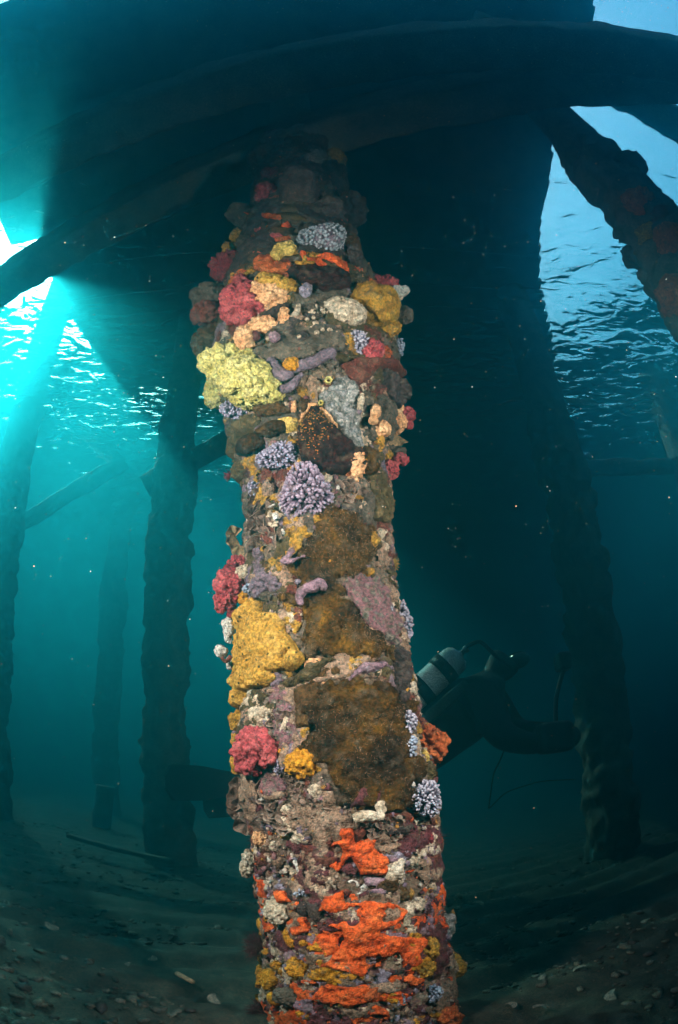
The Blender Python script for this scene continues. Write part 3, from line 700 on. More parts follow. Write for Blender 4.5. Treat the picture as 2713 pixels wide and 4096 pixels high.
blob('red_sponge', 1, 600, 475, 44, 46, 'crimson', 'upper dull red sponge of the pair high on the pile', SP, style='branch')
blob('red_sponge', 1, 575, 590, 58, 62, 'pink', 'lower red sponge of the pair high on the pile', SP, style='branch')
blob('plate_oyster', 1, 440, 735, 125, 80, 'grey', 'flat grey shell plate jutting left high on the pile, dotted orange', 'oyster', rot=-25, style='flake', depth=0.45)
blob('plate_oyster', 1, 480, 815, 70, 36, 'grey', 'narrow grey shell ledge under the jutting grey plate', 'oyster', rot=-25, style='flake', depth=0.5)
crust('encrusting_sponge', 1, [(430, 690), (480, 680), (500, 730), (450, 725)], 'orange', 'small orange crust on the jutting grey plate', SP, th=0.05)
crust('encrusting_sponge', 1, [(560, 730), (680, 745), (690, 775), (580, 765)], 'rust', 'thin orange streak right of the jutting grey plate', SP, th=0.02)
crust('encrusting_sponge', 1, [(690, 790), (735, 800), (720, 840), (670, 830)], 'orange', 'orange dab left of the pale grey-blue dome', SP, th=0.02)
blob('red_sponge', 1, 535, 825, 30, 24, 'pink', 'small red knob below the grey shell ledge', SP)
blob('red_sponge', 1, 635, 865, 42, 26, 'pink', 'small red sponge between grey ledge and pale dome', SP)
blob('knob_sponge', 1, 388, 860, 36, 50, 'gold', 'uppermost golden knob on the left outline', SP)
blob('knob_sponge', 1, 362, 912, 24, 26, 'gold', 'small golden knob below the uppermost one', SP)
blob('knob_sponge', 1, 432, 942, 22, 38, 'gold', 'slim golden knob nearest the pile centre, above the crimson bush', SP)
blob('knob_sponge', 1, 325, 935, 24, 44, 'ochre', 'outermost golden knob above the crimson bush', SP)
blob('lobed_sponge', 1, 470, 890, 80, 40, 'grey', 'grey lump between the golden knobs and red sponge', SP, style='rough')
P_DOME = dict(n=290, fat=0.05, length=0.16, depth=0.55)
soft_coral(1, 930, 880, 150, 118, 'dusk', 'large pale grey-blue dome of fine fingers high on the pile', **P_DOME)
crust('encrusting_sponge', 1, [(610, 985), (650, 940), (700, 925), (740, 900), (768, 940), (735, 985), (700, 975), (660, 1020), (615, 1010)], 'palegold', 'flat pale yellow patch above the orange band', SP, th=0.03)
crust('encrusting_sponge', 1, [(510, 980), (600, 970), (640, 1040), (740, 1050), (760, 1110), (690, 1130), (560, 1100), (500, 1050)], 'rust', 'rusty orange crust under the flat pale yellow patch', SP, th=0.02, holes=0.1)
crust('encrusting_sponge', 1, [(770, 975), (830, 970), (870, 1000), (960, 1000), (1060, 1030), (1085, 1100), (1030, 1100), (960, 1050), (880, 1060), (800, 1010)], 'orange', 'orange crust band under the pale grey-blue dome', SP, th=0.02, holes=0.1)
crust('encrusting_sponge', 1, [(700, 1090), (850, 1050), (1000, 1080), (1090, 1120), (1090, 1200), (950, 1220), (820, 1180), (720, 1150)], 'maroon', 'dark maroon crust between orange band and cream sponge', SP, th=0.02)
def sea_star(zone, cx, cy, r, label):
    """five blunt arms round a domed disc"""
    P, rgt, up, n, tw, m, *_ = spot(zone, cx, cy); r *= m; V = []; na, nr = 60, 10
    for q in np.linspace(0, 1, nr):
        for a in np.linspace(0, 2 * math.pi, na, endpoint=False):
            e = 0.48 + 0.52 * (0.5 + 0.5 * math.cos(5 * a)) ** 1.4; x, y_ = q * e * math.cos(a + 0.3), q * e * math.sin(a + 0.3)
            V.append((x * rgt + y_ * up) * r + tw * r * 0.32 * math.sqrt(max(0, 1 - q ** 2)) * (0.7 + 0.3 * e) + tw * 0.002 * math.sin(40 * q) * math.cos(30 * a))
    o = obj('sea_star', np.array(V), quads(na, nr, True), M('ochre')); o.location = P + tw * 0.05; tag(o, label, 'starfish')
sea_star(1, 815, 1035, 66, 'small brown starfish in the orange band')
blob('shell', 1, 1015, 1090, 26, 24, 'cream', 'small cream shell in the maroon crust', 'shell', style='flake')
blob('crimson_sponge', 1, 345, 1055, 112, 92, 'crimson', 'bushy crimson sponge on the left outline', SP, style='branch', wild=0.22)
blob('lobed_sponge', 1, 1085, 900, 60, 120, 'darkbrown', 'shadowy brown sponge on the outline right of the pale dome', SP, style='rough')
blob('lobed_sponge', 1, 1120, 1010, 40, 90, 'umber', 'narrow brown sponge low on the outline right of the pale dome', SP, style='rough')
# --- the bulge
blob('lobed_sponge', 1, 230, 1240, 130, 90, 'grey', 'grey-brown sponge mass left of the coral-red bush', SP, style='rough', lift=-0.02)
blob('lobed_sponge', 1, 190, 1340, 95, 70, 'redbrown', 'reddish brown lump on the left outline, below the grey mass', SP, style='rough')
blob('lobed_sponge', 2, 255, 235, 115, 95, 'darkbrown', 'dark olive-brown sponge above the yellow sponge', SP, style='rough')
blob('lobed_sponge', 2, 150, 285, 50, 75, 'darkbrown', 'dark brown knob on the outline beside the yellow sponge', SP, style='smooth')
crs = colony('coral_red_sponge', 1, 440, 1275, 'bright coral-red bushy sponge with an upright lobe, left of the peach sponge')
blob('lobe', 1, 440, 1275, 145, 115, 'pink', None, None, style='branch', wild=0.22, parent=crs)
blob('lobe', 1, 420, 1175, 36, 62, 'pink', None, None, style='branch', lift=0.03, parent=crs)
blob('coral_red_sponge', 2, 450, 135, 45, 40, 'pink', 'small red sponge wedged under the peach sponges', SP, style='branch')
blob('peach_sponge', 1, 590, 1235, 125, 88, 'peach', 'largest peach sponge, right of the coral-red bush', SP, rot=-20, style='knob', wild=0.25)
blob('peach_sponge', 2, 565, 170, 95, 56, 'peach', 'peach sponge below the largest peach one', SP, style='knob', wild=0.2)
blob('peach_sponge', 2, 440, 240, 56, 74, 'peach', 'knobbly peach dome right above the yellow sponge', SP, style='knob', lift=0.03)
blob('peach_sponge', 1, 685, 1370, 28, 70, 'peach', 'thin peach strip beside the grey rubble', SP)
blob('knob_sponge', 1, 640, 1150, 135, 40, 'gold', 'golden crust ridge along the top of the peach sponge', SP, rot=-18, style='knob', lift=0.03)
blob('purple_sponge', 1, 820, 1195, 32, 46, 'lavender', 'small lilac lobe right of the golden ridge', SP, style='smooth', lift=0.03)
blob('cream_sponge', 1, 1070, 1320, 125, 72, 'cream', 'cream lumpy sponge left of the big ochre sponge', SP, rot=-18, style='knob', lift=0.02)
ocs = colony('ochre_sponge', 1, 1250, 1290, 'big ochre-yellow sponge bulging from the right outline')
blob('lobe', 1, 1250, 1290, 165, 135, 'ochre', None, None, rot=-35, style='smooth', parent=ocs)
blob('lobe', 2, 1320, 190, 110, 60, 'ochre', None, None, rot=15, style='smooth', parent=ocs)
blob('red_sponge', 1, 1305, 1182, 78, 60, 'pink', 'red sponge perched on top of the big ochre sponge', SP, rot=20, style='branch')
blob('sea_squirt', 1, 1415, 1195, 52, 36, 'white', 'smooth whitish sea squirt jutting right of the red sponge', 'sea squirt', rot=-15, style='smooth')
blob('sea_squirt', 1, 1395, 1235, 36, 30, 'cream', 'small cream sea squirt below the whitish one', 'sea squirt', style='smooth')
blob('grey_sponge', 1, 1425, 1350, 66, 56, 'grey', 'smooth grey lobe on the outline beside the big ochre sponge', SP, style='smooth')
def rubble(zone, cx, cy, rx, ry, keys, n, label, seed, rmin=16, rmax=46):
    """patch of knotted growth: many small lumps of one colony"""
    rr = np.random.default_rng(seed); P = spot(zone, cx, cy)[0]; root = empty('rubble_growth', P); tag(root, label, 'rubble')
    root['_n'] = 0; del root['_n']
    for i in range(n):
        t, q = rr.uniform(0, 6.28), rr.uniform(0, 1) ** 0.6; r = rr.uniform(rmin, rmax)
        o = blob('nodule', zone, cx + rx * q * math.cos(t), cy + ry * q * math.sin(t), r, r * rr.uniform(0.6, 1), keys[rr.integers(len(keys))], None, None, rot=rr.uniform(0, 180), style='rough', depth=0.6, sub=4, parent=root, wild=0.3, lift=-0.005)
    return root
rub = rubble(2, 800, 180, 190, 120, ('grey', 'tan', 'olive', 'grey', 'umber', 'cream'), 34, 'wide grey-brown knotted rubble patch at the middle of the bulge', 5)
rubble(2, 1000, 230, 130, 90, ('grey', 'tan', 'olive', 'cream', 'rust'), 20, 'crumbly brown knots above the purple finger', 6)
rubble(4, 340, 1150, 120, 90, ('wine', 'redbrown', 'tan', 'purple', 'wine'), 40, 'maroon granular growth low on the left side', 7, 12, 26)
rubble(4, 640, 1130, 100, 90, ('tan', 'wine', 'cream', 'purple'), 26, 'mixed granules left of the upper orange crust', 8, 12, 26)
for q, (x, y, r) in enumerate([(775, 35, 14), (770, 60, 18), (890, 205, 14), (925, 185, 12), (755, 85, 16), (870, 110, 12), (780, 230, 12), (965, 185, 11), (830, 120, 12), (920, 60, 10)]):
    blob('barnacle', 2, x, y, r, r, 'cream', None, None, sub=3, parent=rub, lift=0.03)
blob('sponge_cup', 2, 515, 225, 32, 34, 'wine', 'dark wine-red cup between the peach sponges', SP, style='smooth', lift=0.03)
blob('sponge_cup', 2, 625, 230, 34, 36, 'mauve', 'dusky mauve cup beside the rubble', SP, style='smooth', lift=0.03)
ysp = colony('yellow_sponge', 2, 420, 480, 'big bright yellow lumpy sponge on the left of the bulge')
blob('lobe', 2, 375, 420, 185, 120, 'yellow', None, None, rot=-10, style='cauli', wild=0.2, sub=6, parent=ysp)
blob('lobe', 2, 480, 520, 205, 135, 'yellow', None, None, rot=-25, style='cauli', wild=0.2, sub=6, parent=ysp)
blob('lobe', 2, 285, 590, 85, 95, 'yellow', None, None, rot=20, style='cauli', wild=0.2, parent=ysp)
soft_coral(2, 400, 690, 118, 78, 'lilac', 'lilac fingered coral hanging beneath the yellow sponge', rot=-15, n=120, fat=0.09)
tube('finger_sponge', 2, [(600, 380), (625, 420), (650, 460), (700, 480), (745, 465)], [34, 44, 46, 34, 22], 'purple', 'short purple finger sponge touching the yellow sponge', SP)
tube('finger_sponge', 2, [(735, 450), (800, 415), (870, 400), (930, 360), (1000, 330)], [26, 34, 36, 40, 26], 'purple', 'longest purple finger sponge slanting up to the right', SP)
tube('finger_sponge', 2, [(665, 570), (710, 560), (750, 525), (785, 480), (800, 465)], [24, 28, 26, 20, 12], 'purple', 'lowest purple finger sponge, dotted with pores', SP)
blob('amber_sponge', 2, 732, 400, 46, 40, 'amber', 'amber ball lodged between the purple fingers', SP, style='smooth', lift=0.04)
blob('grey_sponge', 2, 760, 590, 90, 62, 'olive', 'olive-grey rounded lump under the lowest purple finger', SP, style='smooth', rot=15, lift=-0.04)
crust('encrusting_sponge', 2, [(1030, 420), (1100, 385), (1200, 390), (1300, 385), (1390, 440), (1415, 520), (1380, 500), (1300, 450), (1230, 450), (1180, 520), (1130, 560), (1080, 500)], 'redbrown', 'brick-red crust arching over the dark grey sponge', SP, th=0.035)
blob('grey_sponge', 2, 1315, 560, 150, 115, 'umber', 'dark grey sponge below the brick-red crust', SP, style='rough', depth=0.6, lift=-0.04)
blob('grey_sponge', 2, 1435, 578, 52, 60, 'umber', 'dark grey knob on the right outline', SP, style='smooth')
blob('grey_sponge', 2, 1270, 740, 120, 150, 'grey', 'long grey mass under the peach beads', SP, style='rough', depth=0.5, lift=-0.07)
crust('encrusting_sponge', 2, [(1000, 500), (1060, 495), (1130, 570), (1150, 700), (1180, 930), (1130, 945), (1060, 880), (1020, 820), (960, 760), (910, 690), (890, 605), (950, 590)], 'bluegrey', 'pale blue-grey bare crust beside the dark maroon wedge', SP, th=0.02, style='flake')
crust('encrusting_sponge', 2, [(835, 670), (890, 665), (950, 730), (1010, 800), (1010, 840), (960, 800), (900, 720), (850, 720), (800, 790), (770, 800), (790, 740)], 'peach', 'thin peach rim along the top of the maroon wedge', SP, th=0.03, jit=0.004)
wedge = crust('encrusting_sponge', 2, [(850, 705), (900, 715), (1000, 850), (1100, 950), (1160, 1000), (1150, 1080), (1040, 1110), (900, 1090), (800, 1020), (770, 920), (790, 800)], 'maroon', 'dark maroon velvety wedge flecked with gold', SP, th=0.035, style='mat')
blob('encrusting_sponge', 2, 1130, 1050, 48, 92, 'peach', 'peach-orange knobs at the right tip of the maroon wedge', SP, rot=-20, style='knob')
blob('encrusting_sponge', 2, 1085, 1075, 30, 40, 'rust', 'rust-orange knob inside the tip of the maroon wedge', SP)
blob('peach_sponge', 2, 1385, 625, 48, 40, 'peach', 'top bead of the peach chain by the right outline', SP, style='knob', lift=0.03)
blob('peach_sponge', 2, 1400, 690, 36, 40, 'peach', 'second bead of the peach chain by the right outline', SP, style='knob', lift=0.03)
blob('peach_sponge', 2, 1385, 770, 56, 60, 'peach', 'largest, lowest bead of the peach chain by the right outline', SP, style='knob', lift=0.03)
blob('peach_sponge', 2, 1300, 810, 46, 46, 'peach', 'peach bead left of the largest one in the chain', SP, style='knob', lift=0.04)
blob('peach_sponge', 2, 1258, 700, 28, 42, 'peach', 'lone upright peach lobe on the grey mass', SP, style='knob', lift=0.04)
blob('peach_sponge', 2, 1245, 755, 26, 24, 'peach', 'peach nub at the foot of the lone lobe', SP, lift=0.04)
blob('cream_sponge', 2, 1165, 640, 14, 48, 'cream', 'thin cream streak along the edge of the blue-grey crust', SP, rot=-12, lift=0.03)
blob('cream_sponge', 2, 1190, 715, 24, 14, 'cream', 'small cream nub right of the blue-grey crust', SP)
blob('red_sponge', 2, 1452, 745, 34, 62, 'pink', 'red sponge on the outline beside the peach chain', SP, style='branch')
lace(2, 1385, 870, 60, 45, 'rusty fan-shaped plate under the peach chain', [(1385, 862, 58, 215), (1365, 870, 46, 190)], mat=M_fan, name='fan_bryozoan', group=None)
blob('ochre_sponge', 2, 1275, 895, 30, 60, 'gold', 'golden smear under the peach chain', SP)
blob('grey_sponge', 2, 1385, 955, 52, 40, 'grey', 'grey lump under the rusty fan', SP, style='rough')
blob('ochre_sponge', 2, 1310, 985, 60, 45, 'ochre', 'ochre lump left of the lower red knobs', SP, style='rough')
blob('red_sponge', 2, 1418, 1002, 38, 34, 'pink', 'upper of two red knobs low on the bulge', SP, style='branch')
blob('red_sponge', 2, 1350, 1065, 40, 46, 'pink', 'lower of two red knobs low on the bulge', SP, style='branch')
siphon(2, 962, 507, 24, 'yellow', 'yellow ringed sea squirt mouth on red tissue', body='redbrown')
siphon(2, 915, 647, 17, 'yellow', 'smaller yellow sea squirt mouth by the peach rim', body='olive')
blob('encrusting_sponge', 2, 890, 480, 70, 110, 'redbrown', 'red-brown lump left of the yellow ringed mouth', SP, style='rough', depth=0.35, lift=-0.06)
blob('encrusting_sponge', 2, 870, 590, 50, 80, 'darkbrown', 'dark brown lobe between olive lump and blue-grey crust', SP, style='smooth', depth=0.4, lift=-0.06)
soft_coral(2, 1160, 260, 60, 85, 'pale', 'pale fingered coral left of the ochre foot', n=90, depth=0.5, rot=10)
soft_coral(2, 1405, 295, 42, 62, 'blue', 'bluish fingered coral on the right outline under the ochre sponge', n=70)
blob('red_sponge', 2, 1240, 310, 50, 46, 'pink', 'rosy sponge between the two fingered corals', SP, style='branch', lift=0.03)
blob('red_sponge', 2, 1205, 358, 36, 26, 'pink', 'rosy nub above the brick-red crust', SP)
blob('peach_sponge', 2, 1310, 330, 42, 36, 'rust', 'orange-brown lump under the ochre foot', SP)
blob('amber_sponge', 2, 1106, 205, 20, 17, 'amber', 'small amber dot above the pale fingered coral', SP)
blob('yellow_sponge', 2, 1254, 255, 16, 15, 'yellow', 'tiny yellow ball beside the rosy sponge', SP)
# --- mid pile
blob('brown_sponge', 2, 625, 685, 120, 38, 'darkbrown', 'sausage-shaped dark brown sponge under the yellow sponge', SP, style='smooth', depth=0.6)
blob('brown_sponge', 2, 815, 660, 40, 40, 'darkbrown', 'short dark brown sponge right of the peach sliver', SP, style='smooth', depth=0.6)
blob('peach_sponge', 2, 745, 668, 16, 36, 'peach', 'peach sliver between two dark brown sponges', SP)
crust('encrusting_sponge', 2, [(645, 755), (700, 735), (770, 745), (775, 780), (760, 820), (700, 835), (690, 790), (650, 775)], 'palegold', 'tawny crust left of the peach rim', SP, th=0.02)
blob('brown_sponge', 2, 610, 808, 98, 46, 'brown', 'rounded brown sponge tongue above the lilac corals', SP, rot=8, style='smooth', depth=0.6)
blob('brown_sponge', 2, 495, 905, 110, 70, 'brown', 'brown sponge on the left flank above the lilac corals', SP, rot=25, style='smooth', depth=0.45)
crust('brown_sponge', 2, [(470, 740), (540, 720), (560, 760), (500, 830), (430, 900), (400, 1000), (360, 1080), (350, 950), (390, 840), (430, 780)], 'olive', 'olive fuzzy band down the left flank', SP, th=0.02, style='rough')
crust('brown_sponge', 2, [(370, 1080), (440, 1020), (480, 1080), (440, 1160), (450, 1260), (400, 1400), (350, 1400), (345, 1250)], 'olive', 'olive-green fuzzy strip on the left outline', SP, th=0.015, style='rough')
soft_coral(2, 650, 980, 140, 88, 'lilac', 'upper lilac fingered coral left of the maroon wedge', rot=12, n=220, fat=0.075, length=0.34)
soft_coral(2, 820, 1205, 170, 182, 'mauve', 'largest mauve fingered coral at the middle of the pile', n=290, fat=0.068, depth=0.6, length=0.32)
soft_coral(2, 500, 1185, 52, 56, 'lilac', 'small lilac fingered coral near the left outline', n=60)
tuft('red_algae_tuft', 2, 480, 1085, 58, 60, 'wine', 'dull wine-red fuzz left of the lilac coral', 'algae')
tuft('red_algae_tuft', 2, 328, 1100, 28, 42, 'crimson', 'feathery red tuft sticking out of the left outline', 'algae', n=90)
lace(2, 1120, 1180, 130, 105, 'ruffled brown lace right of the largest mauve coral', 16)
lace(2, 970, 1105, 52, 40, 'small ruffled lace frill under the maroon wedge', 6)
blob('shell', 2, 592, 1190, 46, 66, 'tan', 'smooth pinkish tan shell left of the largest mauve coral', 'shell', style='flake', rot=15)
lac2 = lace(2, 545, 1305, 105, 105, 'brown lace rosettes with white tubes, left of centre', 15)
blob('olive_sponge', 2, 1210, 1015, 60, 92, 'brown', 'glossy olive-brown lobe right of the maroon wedge', SP, style='smooth', depth=0.5)
blob('olive_sponge', 2, 1308, 1190, 26, 58, 'olive', 'tan lobe on the right outline below the red knobs', SP, style='smooth')
crust('brown_sponge', 2, [(1180, 1110), (1260, 1100), (1300, 1200), (1320, 1340), (1300, 1410), (1240, 1380), (1220, 1260)], 'olive', 'bristly olive strip along the right outline', SP, th=0.015, style='rough')
# --- brown mats
mat1 = crust('brown_sponge', 3, [(740, 90), (790, 30), (900, 60), (1000, 120), (1060, 180), (1100, 290), (1090, 430), (1000, 470), (900, 520), (890, 600), (960, 690), (1000, 790), (1080, 850), (1180, 930), (1200, 1010), (1060, 990), (960, 1000), (900, 960), (820, 990), (700, 990), (620, 940), (600, 860), (640, 790), (650, 700), (560, 660), (540, 600), (620, 590), (600, 480), (560, 420), (640, 330), (640, 240), (700, 220)], 'brown', 'upper golden-brown speckled mat covering the pile', SP, th=0.010, style='mat', edge=0.022, jit=0.036)
mat2 = crust('brown_sponge', 4, [(560, 60), (700, 40), (820, 20), (1000, 20), (1120, 80), (1250, 190), (1200, 260), (1200, 480), (1290, 530), (1385, 640), (1250, 700), (1240, 870), (1080, 870), (880, 830), (780, 830), (720, 650), (640, 560), (600, 430), (620, 260), (540, 140)], 'brown', 'lower, largest golden-brown mat with bristles', SP, th=0.010, style='mat', edge=0.022, jit=0.036)
def bristles(parent, zone, cx, cy, rx, ry, n, seed, mat_=None, fat=0.0):
    """pale hydroid bristles too many to count"""
    rr = np.random.default_rng(seed); V = []; F = []
    me = parent.data; co = np.empty(len(me.vertices) * 3, np.float32); me.vertices.foreach_get('co', co); co = co.reshape(-1, 3)
    no = np.empty(len(me.vertices) * 3, np.float32); me.vertices.foreach_get('normal', no); no = no.reshape(-1, 3)
    dens = fbm((co + np.array(parent.location)) * 13, seed, 2)
    idx = np.nonzero(dens > -0.1)[0]; idx = rr.choice(idx, min(n, len(idx)), replace=False)
    for i in idx:
        if fat:
            b = len(V); W_, F_ = ico(1); q_ = fat * rr.uniform(0.5, 1.2); V += list(co[i] + W_ * q_ * rr.uniform(0.5, 1.4, 3)); F += [tuple(f + b) for f in F_]; continue
        p = co[i]; nn = no[i]; d = nn * rr.uniform(0.2, 0.9) + rr.normal(0, 0.6, 3); d /= np.linalg.norm(d); L_ = rr.uniform(0.005, 0.010)
        s = np.cross(d, nn + 0.01); s = s / (np.linalg.norm(s) + 1e-6) * 0.0006; u = np.cross(d, s); u = u / (np.linalg.norm(u) + 1e-9) * 0.0006; b = len(V)
        V += [p + s, p - s * 0.5 + u, p - s * 0.5 - u, p + d * L_]; F += [(b, b + 1, b + 3), (b + 1, b + 2, b + 3), (b + 2, b, b + 3)]
    o = obj('flecks' if fat else 'bristles', np.array(V), np.array(F), mat_ or M_bristle, parent); o['kind'] = 'stuff'
M_bristle = material('hydroid', [(0.17, 0.12, 0.07), (0.30, 0.23, 0.15)], bump=0)
bristles(mat1, 3, 0, 0, 0, 0, 1300, 5); bristles(mat2, 4, 0, 0, 0, 0, 900, 6)
bristles(wedge, 2, 0, 0, 0, 0, 260, 7, M('ochre'), 0.0026)
for i, (x, y, r, q, l) in enumerate([(560, 140, 50, 34, 'amber knob under the largest mauve coral, left of its foot'), (740, 130, 28, 40, 'buff knob touching the lower edge of the largest mauve coral'), (780, 230, 30, 46, 'small amber tongue at the top of the upper brown mat'), (1090, 260, 36, 50, 'amber-brown swelling at the right of the upper mat'), (820, 380, 26, 22, 'small amber bump in the upper brown mat'), (1050, 450, 40, 30, 'amber bump above the mottled panel'), (575, 640, 44, 52, 'round golden-brown dome left of the upper mat'), (970, 745, 36, 36, 'amber bump below the mottled panel')]):
    blob('brown_sponge', 3, x, y, r, q, 'ochre', l, SP, style='smooth', depth=0.6)
crust('encrusting_sponge', 3, [(890, 540), (920, 490), (970, 460), (1100, 470), (1150, 560), (1200, 800), (1215, 930), (1150, 900), (1080, 850), (1000, 780), (940, 660)], 'mottled', 'mottled grey and pink panel right of the upper brown mat', SP, th=0.015, style='flake')
lac3 = lace(3, 400, 185, 120, 130, 'dusty brown lace frills with white flecks above the purple forks', 16)
lace(3, 235, 265, 70, 80, 'pair of tan fan plates on the left outline', [(205, 220, 52, 150), (235, 295, 60, 230)], mat=M_fan, name='fan_bryozoan', group=None)
blob('red_sponge', 3, 240, 392, 50, 32, 'pink', 'topmost rosy sponge of the left outline cluster', SP, style='branch')
blob('red_sponge', 3, 195, 450, 38, 40, 'crimson', 'darker red sponge second in the left outline cluster', SP, style='branch')
blob('red_sponge', 3, 195, 535, 84, 74, 'pink', 'largest rosy sponge of the left outline cluster', SP, style='branch')
blob('red_sponge', 3, 158, 640, 56, 56, 'pink', 'lowest rosy sponge of the left outline cluster', SP, style='branch')
blob('red_sponge', 3, 200, 715, 28, 34, 'crimson', 'red nub beside the top of the golden honeycomb sponge', SP)
blob('cream_sponge', 3, 305, 455, 72, 46, 'cream', 'lumpy cream sponge right of the rosy cluster', SP, style='knob', lift=0.03)
blob('amber_sponge', 3, 380, 424, 26, 24, 'amber', 'amber ball right of the lumpy cream sponge', SP, style='smooth', sub=4)
blob('amber_sponge', 3, 353, 482, 18, 20, 'amber', 'smaller amber ball under the lumpy cream sponge', SP, style='smooth', sub=4)
blob('amber_sponge', 3, 290, 608, 50, 46, 'amber', 'big amber ball on top of the honeycomb sponge', SP, style='smooth', lift=0.03)
soft_coral(3, 340, 560, 72, 55, 'blue', 'blue-violet coral right of the largest rosy sponge', n=80, fat=0.085)
frk = colony('purple_sponge', 3, 525, 400, 'purple forked sponge with two arms over the brown mat')
tube('arm', 3, [(520, 400), (540, 370), (565, 335), (590, 312)], [20, 20, 16, 9], 'mauve', parent=frk)
tube('arm', 3, [(525, 400), (580, 385), (625, 362), (662, 350)], [20, 18, 15, 9], 'mauve', parent=frk)
tube('purple_sponge', 3, [(640, 660), (625, 610), (650, 570), (700, 550), (750, 530), (790, 565)], [16, 22, 24, 25, 28, 16], 'mauve', 'hooked purple finger over the brown mat', SP)
blob('purple_sponge', 3, 490, 530, 140, 80, 'purple', 'fuzzy purple-grey patch above the honeycomb sponge', SP, style='rough', depth=0.35, wild=0.3, lift=-0.02)
blob('purple_sponge', 3, 500, 620, 90, 60, 'grey', 'fuzzy grey tuft under the purple-grey patch', SP, style='rough', depth=0.4, wild=0.3, lift=-0.02)
blob('purple_sponge', 3, 375, 350, 34, 60, 'purple', 'upright purple lobe left of the forked sponge', SP, style='smooth', rot=15)
blob('purple_sponge', 3, 615, 512, 26, 18, 'lavender', 'pale lilac tip beside the hooked purple finger', SP, style='smooth')
gold = crust('honeycomb_sponge', 3, [(195, 650), (260, 620), (330, 700), (355, 690), (400, 635), (420, 720), (490, 730), (560, 780), (560, 830), (600, 900), (620, 960), (690, 1000), (645, 1060), (580, 1085), (500, 1090), (510, 1140), (460, 1195), (380, 1200), (340, 1210), (330, 1300), (250, 1310), (240, 1240), (260, 1190), (200, 1180), (195, 1120), (235, 1060), (215, 900), (225, 760)], 'gold', 'large golden honeycomb sponge spreading over the left side', SP, th=0.035, style='pitted', edge=0.014, g=0.0035, jit=0.013)
blob('honeycomb_sponge', 3, 225, 1140, 50, 46, 'gold', 'golden lobe on the outline at the foot of the honeycomb sponge', SP, style='pitted')
blob('honeycomb_sponge', 3, 710, 1050, 54, 56, 'peach', 'orange-gold lobe at the right tip of the honeycomb sponge', SP, style='pitted')
blob('honeycomb_sponge', 3, 788, 1130, 34, 24, 'peach', 'small detached orange-gold lobe right of the honeycomb sponge', SP, style='pitted')
blob('cream_sponge', 3, 575, 745, 32, 52, 'cream', 'pinkish cream lobe above the right of the honeycomb sponge', SP, rot=15)
blob('cream_sponge', 3, 470, 708, 30, 28, 'cream', 'small pinkish cream lump above the honeycomb sponge', SP)
blob('white_sponge', 3, 178, 825, 30, 74, 'white', 'chalky white sponge behind the left outline', SP, style='pitted')
blob('white_sponge', 3, 192, 1020, 20, 38, 'white', 'lowest chalky white nub behind the left outline', SP, style='pitted')
wbl = colony('white_sponge', 3, 160, 980, 'round white ball sponge on a stalk off the left outline')
tube('stalk', 3, [(200, 980), (185, 1000), (160, 1015), (140, 985)], [10, 9, 9, 12], 'redbrown', parent=wbl)
blob('ball', 3, 135, 950, 44, 42, 'white', None, None, style='pitted', parent=wbl)
soft_coral(3, 1262, 775, 78, 142, 'pale', 'tall pale fingered coral on the right outline', n=150, fat=0.07, length=0.35)
soft_coral(3, 1195, 700, 26, 60, 'blue', 'thin strip of blue fingers beside the tall pale coral', n=40)
tuft('hydroid_tuft', 3, 1205, 400, 55, 62, 'palegold', 'straw-coloured feathery tuft on the right outline', 'hydroid', n=220)
tuft('hydroid_tuft', 3, 1220, 350, 30, 24, 'wine', 'small dark red tuft above the straw-coloured one', 'hydroid', n=90)
tuft('hydroid_tuft', 3, 1190, 560, 30, 60, 'wine', 'thin pinkish fuzz on the edge of the mottled panel', 'hydroid', n=110)
tube('gold_sponge', 3, [(1262, 930), (1272, 1000), (1285, 1080), (1290, 1150), (1298, 1240)], [7, 11, 13, 14, 10], 'gold', 'thin golden ribbon down the right outline beside the tank', SP)
lace(3, 1180, 1085, 52, 80, 'spiky white and mauve frill near the golden ribbon', 9)
crust('brown_sponge', 3, [(1190, 900), (1245, 930), (1275, 1100), (1285, 1250), (1230, 1280), (1200, 1120)], 'umber', 'dark grey-brown strip inside the golden ribbon', SP, th=0.012, style='rough')
crust('encrusting_sponge', 3, [(700, 1010), (830, 990), (850, 1010), (760, 1060), (760, 1100), (690, 1130), (560, 1180), (520, 1160), (600, 1110)], 'olive', 'crumbly grey ridge between the two brown mats', SP, th=0.010, style='rough')
crust('encrusting_sponge', 3, [(960, 1060), (1000, 1030), (1120, 1010), (1160, 1040), (1080, 1080), (1000, 1100), (940, 1150), (910, 1150)], 'mauve', 'pink crust streak above the lower brown mat', SP, th=0.010, style='rough')
# --- lower pile
for x, y, r, q, l in [(360, 1250, 40, 50, 'upper whitish puff right of the golden lobes'), (415, 1215, 30, 28, 'small whitish puff touching the honeycomb sponge'), (408, 1285, 28, 28, 'whitish puff between two larger ones'), (415, 1360, 60, 62, 'largest whitish puff, above the lace frills')]:
    blob('white_sponge', 3, x, y, r, q, 'cream', l, SP, style='knob')
blob('gold_sponge', 4, 190, 290, 82, 62, 'ochre', 'golden knobbly sponge above the pink sponge', SP, style='knob')
blob('gold_sponge', 4, 148, 420, 24, 60, 'gold', 'upper pitted gold lobe left of the pink sponge', SP, style='pitted')
blob('gold_sponge', 4, 155, 540, 32, 78, 'gold', 'lower pitted gold lobe left of the pink sponge', SP, style='pitted')
lace(4, 450, 250, 90, 110, 'pinkish brown lace frills beside the lower mat', 12)
crust('encrusting_sponge', 4, [(520, 90), (660, 60), (700, 100), (640, 200), (620, 330), (540, 340), (530, 180)], 'darkbrown', 'red-brown velvety patch at the corner of the lower mat', SP, th=0.010, style='mat')
